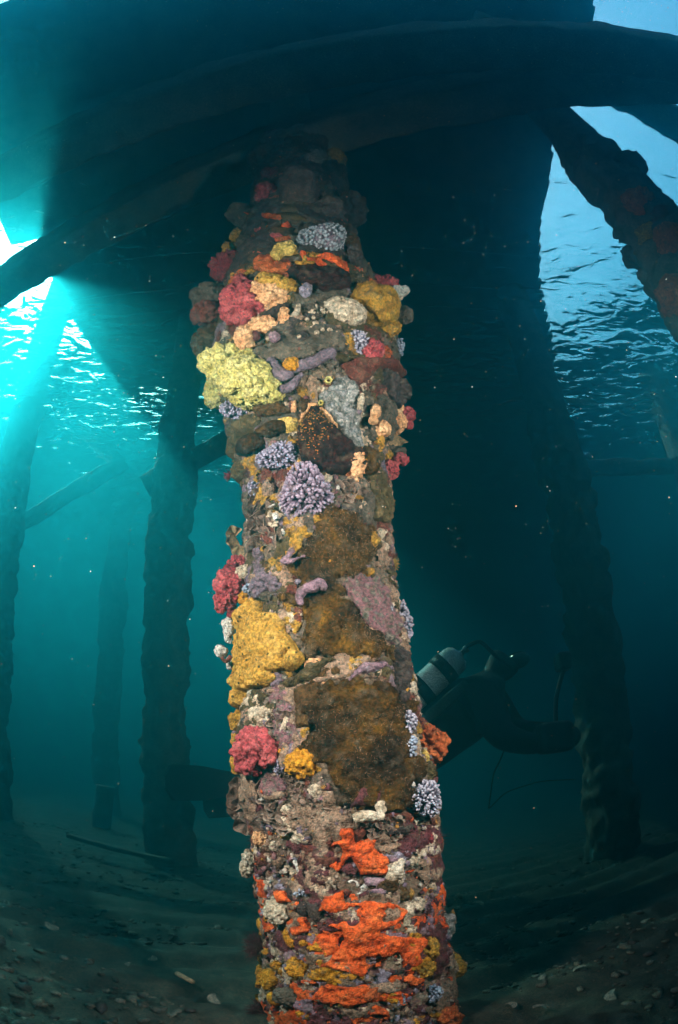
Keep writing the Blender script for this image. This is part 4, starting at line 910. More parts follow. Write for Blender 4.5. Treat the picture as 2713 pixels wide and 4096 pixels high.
blob('pink_sponge', 4, 280, 490, 112, 128, 'pink', 'large bright pink sponge low on the left side', SP, rot=25, style='branch', wild=0.2)
blob('yellow_sponge', 4, 560, 555, 98, 82, 'amber', 'amber-yellow lumpy sponge right of the pink one', SP, rot=-15, style='knob')
blob('orange_sponge', 4, 465, 480, 44, 30, 'amber', 'orange tongue on the upper left of the amber-yellow sponge', SP)
blob('brown_sponge', 4, 580, 470, 60, 56, 'brown', 'round brown lobe above the amber-yellow sponge', SP, style='smooth', depth=0.6)
blob('brown_sponge', 4, 680, 580, 44, 52, 'ochre', 'golden-brown lobe right of the amber-yellow sponge', SP, style='smooth', depth=0.6)
soft_coral(4, 425, 575, 44, 60, 'lilac', 'small bluish coral between pink and amber-yellow sponges', n=60, fat=0.1)
lace(4, 200, 810, 110, 170, 'large grey-brown ruffled rosette jutting from the left outline', [(150, 695, 54, 130), (205, 745, 60, 160), (130, 785, 56, 190), (150, 850, 60, 200), (190, 880, 58, 240), (222, 945, 76, 260), (250, 820, 60, 40), (215, 690, 44, 60)])
lace(4, 330, 740, 75, 80, 'ruffled lace plate with a white crescent shell', [(320, 715, 70, 150), (345, 760, 60, 330), (310, 800, 50, 220)])
tube('white_tube', 4, [(283, 780), (295, 788), (310, 785), (318, 772)], 8, 'white', 'bright white crescent shell in the lace plate', 'shell')
lace(4, 520, 690, 110, 70, 'tan lace frills below the amber-yellow sponge', 13)
lace(4, 420, 900, 120, 110, 'reddish tan lace field below the rosette', 16)
lace(4, 640, 850, 140, 70, 'tan lace ridge left of the cream hook', 16)
lace(4, 1090, 950, 150, 80, 'tan crumpled ridge right of the cream hook', 18)
blob('cream_sponge', 4, 660, 725, 48, 48, 'cream', 'squarish cream sponge at the mat edge', SP, style='knob')
for x, y, r, q, l in [(475, 842, 40, 32, 'cream lump in the reddish lace field, upper'), (495, 945, 36, 36, 'cream lump in the reddish lace field, lower'), (412, 838, 26, 22, 'small cream dot in the reddish lace field'), (548, 1020, 42, 36, 'cream lump above the maroon granules'), (390, 1072, 30, 30, 'grey-cream lump near the peach lobes')]:
    blob('cream_sponge', 4, x, y, r, q, 'cream', l, SP, style='knob')
tube('cream_sponge', 4, [(885, 905), (960, 885), (1025, 890), (1055, 850), (1050, 790)], [24, 34, 34, 26, 22], 'cream', 'cream hook-shaped sponge under the lower mat', SP, style='knob')
crust('maroon_sponge', 4, [(900, 700), (970, 690), (1030, 720), (1020, 820), (940, 830), (860, 820)], 'wine', 'dull maroon patch in the foot of the lower mat', SP, th=0.012, style='mat')
soft_coral(4, 1335, 780, 108, 122, 'pale', 'showy white and lilac fingered coral low on the right outline', n=200, fat=0.06, length=0.45)
blob('white_sponge', 4, 1247, 690, 22, 36, 'white', 'smooth white lobe left of the showy coral', SP, style='smooth')
blob('rust_sponge', 4, 1365, 440, 76, 104, 'rust', 'rusty orange ruffled sponge on the right outline', SP, style='branch', rot=-20)
blob('rust_sponge', 4, 1300, 315, 38, 32, 'redbrown', 'small red-brown sponge above the ruffled rusty one', SP, style='branch')
blob('tan_sponge', 4, 1330, 512, 34, 42, 'palegold', 'tan pitted ball under the ruffled rusty sponge', SP, style='pitted')
soft_coral(4, 1240, 300, 44, 84, 'pale', 'spray of pale fingers above the rusty ruffled sponge', n=50, fat=0.1, length=0.6)
soft_coral(4, 1245, 450, 46, 76, 'blue', 'dark blue fingered coral left of the rusty ruffled sponge', n=55, fat=0.1)
blob('olive_sponge', 4, 1350, 610, 44, 60, 'olive', 'dark olive lump between rusty sponge and showy coral', SP, style='rough')
tuft('hydroid_tuft', 4, 1120, 260, 80, 70, 'tan', 'pale bristly tuft near the right edge of the lower mat', 'hydroid', n=150)
crust('orange_crust', 4, [(800, 960), (870, 948), (965, 985), (960, 1020), (1025, 1030), (1010, 1080), (1075, 1140), (1085, 1210), (1060, 1245), (930, 1255), (910, 1190), (870, 1140), (830, 1160), (790, 1240), (730, 1245), (700, 1120), (760, 1060), (830, 1030), (800, 1000)], 'orange', 'upper bright orange crust low on the pile', SP, th=0.02, holes=0.24)
blob('peach_sponge', 4, 310, 1035, 56, 40, 'peach', 'peach lobes under the ruffled rosette', SP, rot=-35)
blob('peach_sponge', 4, 215, 1185, 30, 84, 'cream', 'pale peach strip down the left outline', SP)
blob('red_sponge', 4, 1330, 1030, 42, 44, 'crimson', 'crimson sponge on the right outline below the showy coral', SP, style='branch')
blob('peach_sponge', 4, 1332, 1090, 30, 34, 'peach', 'peach nub under the crimson sponge on the right outline', SP)
blob('amber_sponge', 4, 465, 1000, 40, 26, 'ochre', 'ochre smear under the reddish lace field', SP)
# --- foot
blob('cream_sponge', 5, 1035, 250, 58, 90, 'cream', 'large cream block right of the upper orange crust', SP, style='smooth', depth=0.6)
blob('cream_sponge', 5, 1120, 200, 44, 38, 'cream', 'cream lump upper right of the large cream block', SP, style='knob')
blob('brown_sponge', 5, 965, 330, 82, 50, 'darkbrown', 'dark brown sponge left of the large cream block', SP, style='smooth', depth=0.5)
blob('brown_sponge', 5, 1062, 385, 66, 44, 'darkbrown', 'dark brown sponge under the large cream block', SP, style='smooth', depth=0.5)
crust('orange_crust', 5, [(640, 400), (740, 380), (760, 440), (880, 430), (1000, 430), (1080, 480), (1020, 560), (950, 600), (1080, 620), (1190, 640), (1140, 720), (1150, 770), (1100, 810), (1000, 830), (930, 830), (900, 890), (860, 860), (720, 800), (640, 790), (700, 720), (760, 650), (740, 590), (640, 560), (610, 480)], 'orange', 'largest bright orange crust near the foot of the pile', SP, th=0.018, holes=0.24)
crust('orange_crust', 5, [(600, 1000), (700, 950), (780, 930), (720, 990), (690, 1040), (800, 1100), (760, 1135), (640, 1125), (580, 1080)], 'orange', 'orange crust at the bottom edge, left of centre', SP, th=0.02, holes=0.18)
crust('orange_crust', 5, [(880, 1040), (930, 1010), (1000, 1050), (1000, 1100), (900, 1100)], 'orange', 'orange crust at the bottom edge, right of centre', SP, th=0.02, holes=0.18)
crust('orange_crust', 5, [(780, 930), (860, 940), (960, 920), (980, 960), (900, 990), (800, 980)], 'rust', 'thin orange crust between the two bottom patches', SP, th=0.015, holes=0.0001)
crust('orange_crust', 5, [(540, 880), (700, 890), (860, 900), (980, 915), (1120, 950), (1090, 1020), (960, 1005), (860, 1000), (760, 1015), (620, 1000), (520, 950)], 'orange', 'broad orange crust below the largest one, above the bottom edge', SP, th=0.014, holes=0.14, jit=0.012)
crust('orange_crust', 5, [(560, 560), (640, 600), (740, 620), (730, 720), (640, 800), (560, 760), (520, 690)], 'orange', 'orange crust adjoining the left side of the largest one', SP, th=0.014, holes=0.16, jit=0.012)
crust('orange_crust', 5, [(385, 370), (430, 375), (475, 430), (420, 440)], 'orange', 'small orange fleck beside the little blue coral', SP, th=0.02)
crust('orange_crust', 5, [(500, 520), (545, 525), (560, 600), (500, 620), (480, 580), (520, 570)], 'orange', 'orange hook left of the largest orange crust', SP, th=0.02)
crust('orange_crust', 5, [(1100, 830), (1170, 870), (1110, 915), (1060, 880)], 'orange', 'orange fleck beside the pink crust near the foot', SP, th=0.02)
for x, y, r, q, ro, l in [(460, 630, 72, 52, -50, 'upper amber lobe on the left near the foot'), (690, 695, 52, 36, 0, 'amber oval inside the largest orange crust'), (882, 500, 58, 34, 40, 'slanting amber oval in the largest orange crust'), (490, 820, 56, 62, 30, 'bright amber lobe, lower left near the foot'), (325, 885, 50, 64, 20, 'big amber lobe on the left outline near the foot'), (620, 845, 44, 32, 0, 'small amber lump above the wine-red tuft'), (785, 585, 28, 18, 0, 'tiny amber dot in the largest orange crust'), (380, 800, 46, 30, 0, 'amber nub between two left lobes'), (320, 725, 36, 26, 0, 'orange-amber nub high on the left near the foot'), (560, 1060, 70, 44, 35, 'amber smear beside the bottom orange crust'), (365, 985, 46, 44, 0, 'amber rim of the grey sponge near the bottom'), (530, 655, 30, 40, 0, 'dull amber spot right of the upper amber lobe')]:
    blob('amber_sponge', 5, x, y, r, q, 'amber', l, SP, rot=ro, style='smooth', depth=0.5)
ocf = colony('ochre_sponge', 5, 1215, 760, 'ochre knobbly sponge on the right near the foot')
blob('lobe', 5, 1225, 700, 58, 62, 'ochre', None, None, style='knob', depth=0.6, parent=ocf)
blob('lobe', 5, 1205, 815, 52, 56, 'ochre', None, None, style='knob', depth=0.6, parent=ocf)
blob('grey_sponge', 5, 470, 980, 100, 50, 'grey', 'grey pitted sponge near the bottom edge', SP, style='pitted', depth=0.5)
blob('fan_sponge', 5, 1345, 815, 92, 94, 'ochre', 'tan pitted fan jutting right near the foot', SP, style='pitted', depth=0.35)
blob('leaf_sponge', 5, 1335, 575, 44, 88, 'bluegrey', 'smooth grey leaf jutting right above the tan fan', SP, rot=-15, style='smooth', depth=0.35)
blob('cream_sponge', 5, 372, 485, 58, 78, 'cream', 'pale cream lump on the left above the amber lobes', SP, rot=-15, style='knob')
blob('cream_sponge', 5, 705, 830, 64, 26, 'cream', 'cream streak under the largest orange crust', SP, rot=-10)
for x, y, r, q, k, l in [(900, 690, 66, 26, 'mauve', 'pink crust inside the largest orange crust'), (1120, 840, 42, 36, 'mauve', 'pink crust right of the largest orange crust'), (1050, 985, 58, 62, 'lavender', 'pale lavender crust near the bottom right'), (735, 1062, 46, 30, 'lavender', 'lavender spot in the bottom orange crust'), (520, 730, 28, 36, 'lavender', 'lilac spot left of the amber oval'), (810, 655, 40, 28, 'grey', 'grey spot in the largest orange crust'), (705, 755, 28, 26, 'grey', 'small grey spot low in the largest orange crust'), (1015, 830, 36, 36, 'bluegrey', 'blue-grey spot at the rim of the largest orange crust')]:
    blob('encrusting_sponge', 5, x, y, r, q, k, l, SP, style='flake', depth=0.35)
soft_coral(5, 510, 380, 54, 40, 'blue', 'little blue coral left of the dark hollows near the foot', n=60, fat=0.1)
soft_coral(5, 1270, 960, 44, 60, 'blue', 'little blue coral under the tan fan', n=50, fat=0.1)
tuft('red_algae_tuft', 5, 225, 690, 60, 100, 'wine', 'wine-red weed hanging off the left outline near the foot', 'algae', n=260)
tuft('red_algae_tuft', 5, 610, 900, 76, 62, 'wine', 'wine-red tuft in front near the foot', 'algae', n=260)
tuft('red_algae_tuft', 5, 260, 1050, 90, 80, 'wine', 'wine-red weed at the bottom left of the pile', 'algae', n=260)
tuft('red_algae_tuft', 5, 1210, 480, 60, 70, 'wine', 'brownish red fuzz on the right outline above the grey leaf', 'algae', n=200)
tuft('red_algae_tuft', 5, 880, 640, 40, 36, 'crimson', 'little red tuft above the pink crust', 'algae', n=100)
blob('rust_sponge', 5, 1330, 1085, 60, 62, 'rust', 'red-brown lump at the bottom right of the pile', SP, style='branch')
for i, (pts, l) in enumerate([([(775, 325), (800, 312), (825, 325), (830, 350)], 'upper white worm tube curled near the brown sponges'), ([(825, 395), (850, 380), (868, 360), (850, 345)], 'lower white worm tube curled near the brown sponges'), ([(470, 200), (480, 235), (492, 270)], 'white tube among the maroon granules')]):
    tube('worm_tube', 5, pts, 8, 'white', l, 'worm tube', nu=8)
for i, (pts, l) in enumerate([([(510, 40), (500, 65)], 'a'), ([(455, 95), (480, 85)], 'a'), ([(515, 180), (530, 215)], 'a'), ([(300, 125), (325, 145)], 'a'), ([(430, 45), (445, 42)], 'a'), ([(440, 235), (465, 235)], 'a')]):
    tube('worm_tube', 3, pts, 7, 'white', parent=lac3, nu=8, out=0.05)
for i, pts in enumerate([[(445, 1220), (450, 1250)], [(630, 1285), (600, 1295)], [(625, 1340), (640, 1380)], [(455, 1390), (480, 1400)], [(1020, 1190), (1025, 1170)]]):
    tube('worm_tube', 2, pts, 7, 'white', parent=lac2, nu=8, out=0.05)

# --- small growth filling the gaps
def fringe(seed=77):
    """little knots crowding the rims of the larger growths"""
    rr = np.random.default_rng(seed); V, F = ico(1); nv = len(V); W = []
    for (P, a, b, d) in RINGS:
        for i in range(rr.integers(6, 18)):
            t = rr.uniform(0, 6.283); k = rr.uniform(0.92, 1.12); r = 0.0028 + 0.0085 * rr.uniform(0, 1) ** 2.5
            c = P + k * (math.cos(t) * a + math.sin(t) * b) - d * rr.uniform(0.1, 0.5)
            if ((c - axis(c[2]))[:2] ** 2).sum() > (prof(c[2]) + 0.055) ** 2: continue
            W.append(c + V * (1 + 0.3 * rr.normal(0, 1, (nv, 1)).clip(-1.3, 1.3)) * r * rr.uniform(0.6, 1.5, 3))
    n = len(W); o = obj('small_growth', np.concatenate(W) - axis(0.0), (F[None] + (np.arange(n) * nv)[:, None, None]).reshape(-1, 3), material('fringe_growth', [(0.10, 0.07, 0.045), (0.18, 0.12, 0.08), (0.07, 0.05, 0.02), (0.34, 0.26, 0.18), (0.12, 0.04, 0.04), (0.14, 0.10, 0.12), (0.28, 0.15, 0.03), (0.09, 0.07, 0.05)], island=True, bump=0.4, bscale=250), hero); o['kind'] = 'stuff'
fringe()
coarse_growth(230, 2.2, 4.2, ('umber', 'grey', 'darkbrown', 'redbrown', 'olive'), 0.015, 0.045, 51)
coarse_growth(260, 0.9, 2.3, ('grey', 'tan', 'olive', 'umber', 'darkbrown', 'brown'), 0.010, 0.028, 52)
coarse_growth(260, 0.1, 1.0, ('wine', 'tan', 'redbrown', 'umber'), 0.008, 0.024, 53)
for k, (key, z0, z1, cut, th, fr) in enumerate([('orange', 0.1, 0.78, 0.06, 0.007, 13), ('amber', 0.1, 0.7, 0.27, 0.014, 14), ('cream', 0.1, 1.0, 0.29, 0.010, 22), ('lavender', 0.1, 1.0, 0.27, 0.008, 16), ('wine', 0.1, 1.05, 0.12, 0.009, 12), ('mauve', 0.1, 0.9, 0.25, 0.009, 15), ('tan', 0.1, 2.3, 0.10, 0.010, 13), ('redbrown', 0.7, 3.2, 0.20, 0.008, 12),
        ('olive', 1.0, 3.4, 0.12, 0.008, 11), ('purple', 0.8, 2.6, 0.22, 0.010, 14), ('cream', 1.0, 2.7, 0.30, 0.010, 20), ('ochre', 1.0, 3.2, 0.26, 0.010, 14), ('grey', 1.6, 3.6, 0.08, 0.012, 10), ('rust', 2.6, 3.6, 0.22, 0.008, 12), ('umber', 2.7, 4.3, 0.02, 0.016, 7), ('mottled', 0.8, 2.2, 0.18, 0.007, 9)]):
    patchwork(key, z0, z1, cut, 300 + 7 * k, th, fr)
turf(12000, 0.9, 3.6, 'tan', 55, 0.008, 0.024); turf(9000, 0.9, 3.6, 'olive', 56, 0.008, 0.03); turf(6000, 0.1, 1.1, 'wine', 57, 0.010, 0.034); turf(5000, 0.1, 1.1, 'tan', 58, 0.008, 0.02)
nodules(900, 2.9, 4.3, [(0.05, 0.03, 0.02), (0.10, 0.07, 0.05), (0.13, 0.10, 0.08), (0.22, 0.05, 0.04), (0.09, 0.07, 0.06)], 0.005, 0.022, 1)
nodules(2200, 1.75, 3.0, [(0.10, 0.08, 0.06), (0.16, 0.12, 0.08), (0.26, 0.20, 0.13), (0.18, 0.09, 0.06), (0.14, 0.11, 0.09), (0.28, 0.17, 0.05), (0.15, 0.11, 0.13)], 0.003, 0.013, 2)
nodules(2200, 0.9, 1.8, [(0.09, 0.055, 0.03), (0.17, 0.12, 0.09), (0.24, 0.16, 0.12), (0.14, 0.09, 0.10), (0.32, 0.25, 0.19), (0.11, 0.075, 0.05)], 0.003, 0.011, 3)
nodules(3000, 0.1, 1.0, [(0.10, 0.03, 0.035), (0.22, 0.10, 0.10), (0.34, 0.26, 0.20), (0.20, 0.14, 0.20), (0.40, 0.20, 0.04), (0.06, 0.025, 0.02), (0.48, 0.40, 0.33), (0.26, 0.15, 0.11), (0.44, 0.08, 0.02), (0.13, 0.08, 0.05)], 0.003, 0.011, 4)

# ------------------------------------------------------------------ sponges on the near dark pile
def far_sponge(x, y, r, mat, label, seed, d=1.78):
    v = ray(x * 2713 / 1568, y * 2713 / 1568); t = np.linspace(1.0, 6.0, 2000); Q_ = CAM + t[:, None] * v
    b0, b1 = np.array(polar(54.0, 1.92)), np.array(polar(49.6, 1.92)); A_ = b0 + (b1 - b0) * (Q_[:, 2:] / SURF); dd = np.hypot(*(Q_[:, :2] - A_).T); i = int(np.argmin(dd))
    hitk = np.nonzero(dd < 0.15)[0]; i = hitk[0] if len(hitk) else i
    P = Q_[i].copy(); k = min(1.0, 0.17 / dd[i]); P[:2] = A_[i] + (P[:2] - A_[i]) * k; V, F = ico(4)
    W = V * (1 + 0.3 * fbm(V * 2 + seed, seed, 3))[:, None] * np.array([1, 1, 1.1]) * r
    nn = V; W = W + nn * (lumps(W + P, seed, STY['rough']))[:, None]
    o = obj('sponge', W, F, M(mat)); o.location = P; tag(o, label, 'sponge', 'sponges on the near dark pile')
for i, (x, y, r, m_, l) in enumerate([(1480, 470, 0.075, 'rust', 'highest rusty sponge on the near dark pile'), (1535, 505, 0.06, 'redbrown', 'red-brown sponge right of the highest rusty one'), (1500, 545, 0.05, 'ochre', 'ochre sponge under the highest rusty one'),
        (1555, 560, 0.08, 'rust', 'rusty sponge cut by the right edge of the view'), (1570, 690, 0.09, 'rust', 'lowest rusty sponge at the right edge of the view'), (1330, 365, 0.05, 'olive', 'pale olive sponge near the top of the near dark pile'), (1460, 385, 0.09, 'darkbrown', 'dark lump jutting against the bright sky'), (1450, 600, 0.05, 'darkbrown', 'dark lump on the lower edge of the near dark pile')]):
    far_sponge(x, y, r, m_, l, 700 + i)

# ------------------------------------------------------------------ braces between the far piles
def D(x, y, d): return at_dist(x * 2713 / 1568, y * 2713 / 1568, d)
for p0, p1, w, l in ((D(-20, 1255, 6.9), D(440, 985, 6.2), 0.21, 'hazy log brace slanting from the left edge pile'),
                     (D(335, 1125, 4.55), D(640, 965, 4.3), 0.20, 'dark log stub crossing behind the crusted pile'),
                     (D(1300, 1085, 5.6), D(1640, 1075, 6.6), 0.20, 'faint blue brace between the two far right piles')):
    o = timber('brace_log', p0, p1, w, w, M_crust, rough=0.03, seed=int(w * 1000), roundness=1.0); tag(o, l, 'brace', 'log braces')
for p0, p1, w, h, l in ((D(160, 1938, 4.6), D(395, 1985, 3.9), 0.07, 0.035, 'pale fallen plank lying on the dark seabed'),):
    p0[2] = SEAB + 0.10; p1[2] = SEAB + 0.10
    tag(timber('fallen_plank', p0, p1, w, h, material('pale_plank', [(0.06, 0.055, 0.04), (0.11, 0.10, 0.08)], scale=12), rough=0.01, seed=3), l, 'plank')
for x, d, h, w, l in ((235, 6.4, 0.5, 0.22, 'stump rising behind the fallen plank'),):
    q = D(x, 1900, d); tag(timber('post_stump', (q[0], q[1], SEAB - 0.1), (q[0] + 0.03, q[1], SEAB + h), w, w, M_crust, rough=0.03, seed=int(x), roundness=1.0), l, 'stump')

# ------------------------------------------------------------------ seabed litter
def ground(x, y): return SEAB
def shell_mesh(seed):
    rr = np.random.default_rng(seed); V = []; F = []; nr, na = 4, 11
    for r in np.linspace(0, 1, nr):
        for a in np.linspace(0, math.pi * 1.15, na): V.append((r * math.cos(a), r * math.sin(a) * rr.uniform(0.9, 1.05), 0.30 * math.sqrt(max(0, 1 - r * r * 0.95)) + 0.02 * math.cos(9 * a) * r))
    n = len(V); V += [(x * 0.95, y * 0.95, z - 0.06) for (x, y, z) in V]; q = quads(na, nr)
    rim = np.array([[(nr - 1) * na + i, n + (nr - 1) * na + i, n + (nr - 1) * na + i + 1, (nr - 1) * na + i + 1] for i in range(na - 1)])
    return mesh('shell', V, np.concatenate([q, q[:, ::-1] + n, rim]))
M_shell = material('shell', [(0.11, 0.10, 0.075), (0.19, 0.175, 0.135), (0.26, 0.24, 0.19)], scale=50)
M_shelld = material('dark_shell', [(0.07, 0.06, 0.05), (0.14, 0.11, 0.09)], scale=40)
SH = [shell_mesh(i) for i in range(3)]
for s_ in SH: s_.materials.append(M_shell)
def floor_at(x, y, z=None):
    v = ray(x * 2713 / 1568, y * 2713 / 1568); return CAM + v * ((SEAB + 0.015 - CAM[2]) / v[2])
SHELLS = [(1105, 2090, .030, 'palest wedge shell lying right of the pile foot'), (1175, 2145, .034, 'rounded pale shell lying ahead of its neighbours on the right'), (1150, 2165, .026, 'broken shell left of a rounded pale one'), (1300, 2165, .022, 'narrow whitish shell on the right-hand gravel'), (1360, 2020, .024, 'lone pale shell far out on the rippled sand'), (1420, 2300, .028, 'pale shell near the lower right corner'), (1250, 2330, .024, 'half shell near the bottom edge, right of the pile'), (1180, 2325, .020, 'small half shell near the bottom edge'), (1500, 2130, .034, 'dark-rimmed shell at the right border'), (1340, 2240, .022, 'pale chip between two gravel ridges'), (560, 2090, .020, 'lone pale chip left of the pile foot'), (350, 2215, .022, 'pale shell left of the tan stick'), (120, 2140, .030, 'greenish pale shell near the left border'), (300, 2230, .018, 'tiny pale shell left of the tan stick'), (500, 2310, .026, 'pale shell between the stick and the pile foot')]
for i, (x, y, r, l) in enumerate(SHELLS):
    o = obj('shell', SH[i % 3], None, None); p = floor_at(x, y); o.location = p; o.scale = (r, r, r); o.rotation_euler = (R(random.uniform(-25, 25)), R(random.uniform(-25, 25)), random.uniform(0, 6.28)); tag(o, l, 'shell', 'shells on the seabed')
q0, q1 = floor_at(410, 2262), floor_at(447, 2282); q0[2] += 0.02; q1[2] += 0.02
tag(timber('stick', q0, q1, 0.018, 0.016, material('tan_stick', [(0.45, 0.26, 0.14), (0.55, 0.34, 0.2)], scale=30), rough=0.003, seed=9, step=0.01, roundness=1.0), 'short tan stick on the gravel left of the pile', 'stick')
def litter(name, n, rmin, rmax, cols, seed, label):
    rr = np.random.default_rng(seed); V, F = ico(1); nv = len(V)
    az = rr.uniform(-0.75, 0.75, n); d = 0.7 + 5.5 * rr.uniform(0, 1, n) ** 1.5; x = np.sin(az) * d; y_ = np.cos(az) * d
    keep = fbm(np.stack([x * 1.1, y_ * 2.2, 0 * x], 1), seed, 3) > -0.12; x, y_ = x[keep], y_[keep]; n = len(x)
    r = rmin + (rmax - rmin) * rr.uniform(0, 1, n) ** 3
    S = np.stack([r, r * rr.uniform(0.5, 1, n), r * rr.uniform(0.2, 0.5, n)], 1); a = rr.uniform(0, 6.28, n); t = rr.normal(0, 0.35, n)
    W = V[None] * (1 + 0.2 * rr.normal(0, 1, (n, nv, 1)).clip(-1.5, 1.5)) * S[:, None, :]
    W[..., 2] += np.tan(t)[:, None] * W[..., 0] * 0.6
    X = W[..., 0] * np.cos(a)[:, None] - W[..., 1] * np.sin(a)[:, None] + x[:, None]; Y = W[..., 0] * np.sin(a)[:, None] + W[..., 1] * np.cos(a)[:, None] + y_[:, None]
    Z = W[..., 2] + bed_height(x, y_)[:, None] + 0.2 * r[:, None]
    o = obj(name, np.stack([X, Y, Z], -1).reshape(-1, 3), (F[None] + (np.arange(n) * nv)[:, None, None]).reshape(-1, 3), material(name, cols, island=True, bump=0.3)); tag(o, label, kind='stuff')
litter('shell_grit', 9000, 0.004, 0.028, [(0.03, 0.026, 0.02), (0.07, 0.06, 0.045), (0.12, 0.10, 0.07), (0.05, 0.035, 0.03), (0.15, 0.13, 0.10), (0.09, 0.075, 0.055), (0.16, 0.09, 0.05)], 41, 'shell grit and gravel strewn over the seabed')

# ------------------------------------------------------------------ diver behind the pile
M_neo = material('black_neoprene', [(0.010, 0.010, 0.011), (0.018, 0.018, 0.02)], scale=20, rough=0.6)
def skin_body(name, pts, edges, rad, mat, parent, levels=2):
    me = bpy.data.meshes.new(name); me.from_pydata([tuple(p) for p in pts], edges, []); me.update()
    o = bpy.data.objects.new(name, me); C.objects.link(o); o.parent = parent
    o.modifiers.new('skin', 'SKIN').use_smooth_shade = True
    sv = me.skin_vertices[0].data
    for i, r in enumerate(rad): sv[i].radius = (r, r) if np.isscalar(r) else r; sv[i].use_root = (i == 0)
    sb = o.modifiers.new('sub', 'SUBSURF'); sb.levels = levels; sb.render_levels = levels
    dg = bpy.context.evaluated_depsgraph_get(); m2 = bpy.data.meshes.new_from_object(o.evaluated_get(dg)); o.modifiers.clear(); o.data = m2
    m2.materials.append(mat); m2.polygons.foreach_set('use_smooth', [True] * len(m2.polygons)); return o
DV = 3.35
ctr = D(1000, 1700, DV)
person = empty('person', (ctr[0], ctr[1], SEAB)); tag(person, 'scuba diver in black wetsuit and hood, swimming behind the pile', 'person')
def Q(x, y, d=DV): return D(x, y, d) - np.array(person.location)
J = [Q(960, 1745), Q(1010, 1690), Q(1080, 1640), Q(1122, 1600), Q(1142, 1566), Q(1163, 1535), Q(1178, 1518),      # pelvis to head
     Q(1118, 1612, 3.12), Q(1160, 1705, 3.02), Q(1232, 1722, 3.0), Q(1252, 1720, 3.0),                             # near arm
     Q(1130, 1605, 3.55), Q(1190, 1690, 3.6), Q(1245, 1690, 3.4), Q(1262, 1692, 3.38),                             # far arm
     Q(945, 1765, 3.25), Q(770, 1815, 3.2), Q(600, 1812, 3.3), Q(560, 1815, 3.3),                                  # near leg
     Q(945, 1760, 3.45), Q(800, 1775, 3.6), Q(640, 1835, 3.7), Q(600, 1850, 3.7)]                                  # far leg
E_ = [(0, 1), (1, 2), (2, 3), (3, 4), (4, 5), (5, 6), (3, 7), (7, 8), (8, 9), (9, 10), (3, 11), (11, 12), (12, 13), (13, 14), (0, 15), (15, 16), (16, 17), (17, 18), (0, 19), (19, 20), (20, 21), (21, 22)]
RD = [0.17, 0.20, 0.235, 0.215, 0.085, 0.11, 0.115, 0.115, 0.09, 0.06, 0.05, 0.115, 0.09, 0.06, 0.05, 0.10, 0.07, 0.045, 0.05, 0.10, 0.07, 0.045, 0.05]
for base_i, sgn in ((10, 1), (14, 1)):                                                                                 # gloved fingers curled round the camera grips
    w = J[base_i]
    for k in range(5):
        n0 = len(J); off = np.array([0.045, 0.0, 0.035 - 0.018 * k]) if k < 4 else np.array([0.02, -0.04, 0.03])
        J += [w + off, w + off + np.array([0.035, -0.01, -0.012])]; RD += [0.010, 0.009]; E_ += [(base_i, n0), (n0, n0 + 1)]
body = skin_body('body', J, E_, RD, M_neo, person)
# mask on the face, fins on the feet
hd = Q(1178, 1520); fwd = np.array([0.75, 0.55, -0.1]); fwd /= np.linalg.norm(fwd)
V, F = ico(3); sk = V.copy(); sk[:, :] *= np.array([0.05, 0.085, 0.055])
rot_ = np.array(Vector(fwd).to_track_quat('X', 'Z').to_matrix()); obj('mask', sk @ rot_.T + hd + fwd * 0.09, F, material('mask_glass', [(0.02, 0.03, 0.035)], rough=0.15, bump=0), person)
def fin(p0, p1, w, seed):
    p0 = np.array(p0); p1 = np.array(p1); ax = p1 - p0; L_ = np.linalg.norm(ax); ax /= L_; up = np.array([0.05, 0.25, 1.0]); up -= ax * (up @ ax); up /= np.linalg.norm(up); n = np.cross(ax, up); V = []
    ts = np.linspace(0, 1, 16); us = np.linspace(-1, 1, 9)
    for sgn in (1, -1):
        for t in ts:
            hw = w * (0.32 + 0.68 * min(1, t * 1.6) ** 0.8) * (1 if t < 0.93 else math.sqrt(max(0.03, 1 - ((t - 0.93) / 0.075) ** 2)))
            for u in us: V.append(p0 + ax * L_ * t + up * hw * u + n * (sgn * 0.012 * (1 - 0.6 * t) + 0.012 * (abs(u) > 0.9) * sgn))
    q = quads(9, 16); obj('fin', np.array(V), np.concatenate([q, q[:, ::-1] + 144]), M_neo, person)
fin(Q(590, 1812, 3.3), Q(383, 1808, 3.0), 0.098, 1)
fin(Q(610, 1850, 3.7), Q(470, 1862, 3.75), 0.09, 2)
# the cylinder on the diver's back
t0, t1 = D(912, 1648, 3.2), D(1064, 1513, 3.2); tk = empty('scuba_tank', t0); tag(tk, 'white scuba tank with two dark straps on the diver', 'scuba tank')
def lathe(ringsp, ax, nu=24):
    ax = np.array(ax, float); ax /= np.linalg.norm(ax); a = np.cross(ax, [0, 0, 1.0]); a /= np.linalg.norm(a); b = np.cross(ax, a)
    V = [ax * t + r * (a * math.cos(2 * math.pi * k / nu) + b * math.sin(2 * math.pi * k / nu)) for t, r in ringsp for k in range(nu)]
    return np.array(V), quads(nu, len(ringsp), True)
ax = t1 - t0; TL = np.linalg.norm(ax)
obj('cylinder', *lathe([(-0.1, 0.0), (-0.1, 0.07), (-0.06, 0.088), (TL - 0.06, 0.088), (TL - 0.03, 0.082), (TL - 0.008, 0.062), (TL, 0.03), (TL + 0.01, 0.02), (TL + 0.01, 0.0)], ax), material('white_enamel', [(0.80, 0.82, 0.82), (0.86, 0.87, 0.87)], rough=0.35, bump=0.1), tk)
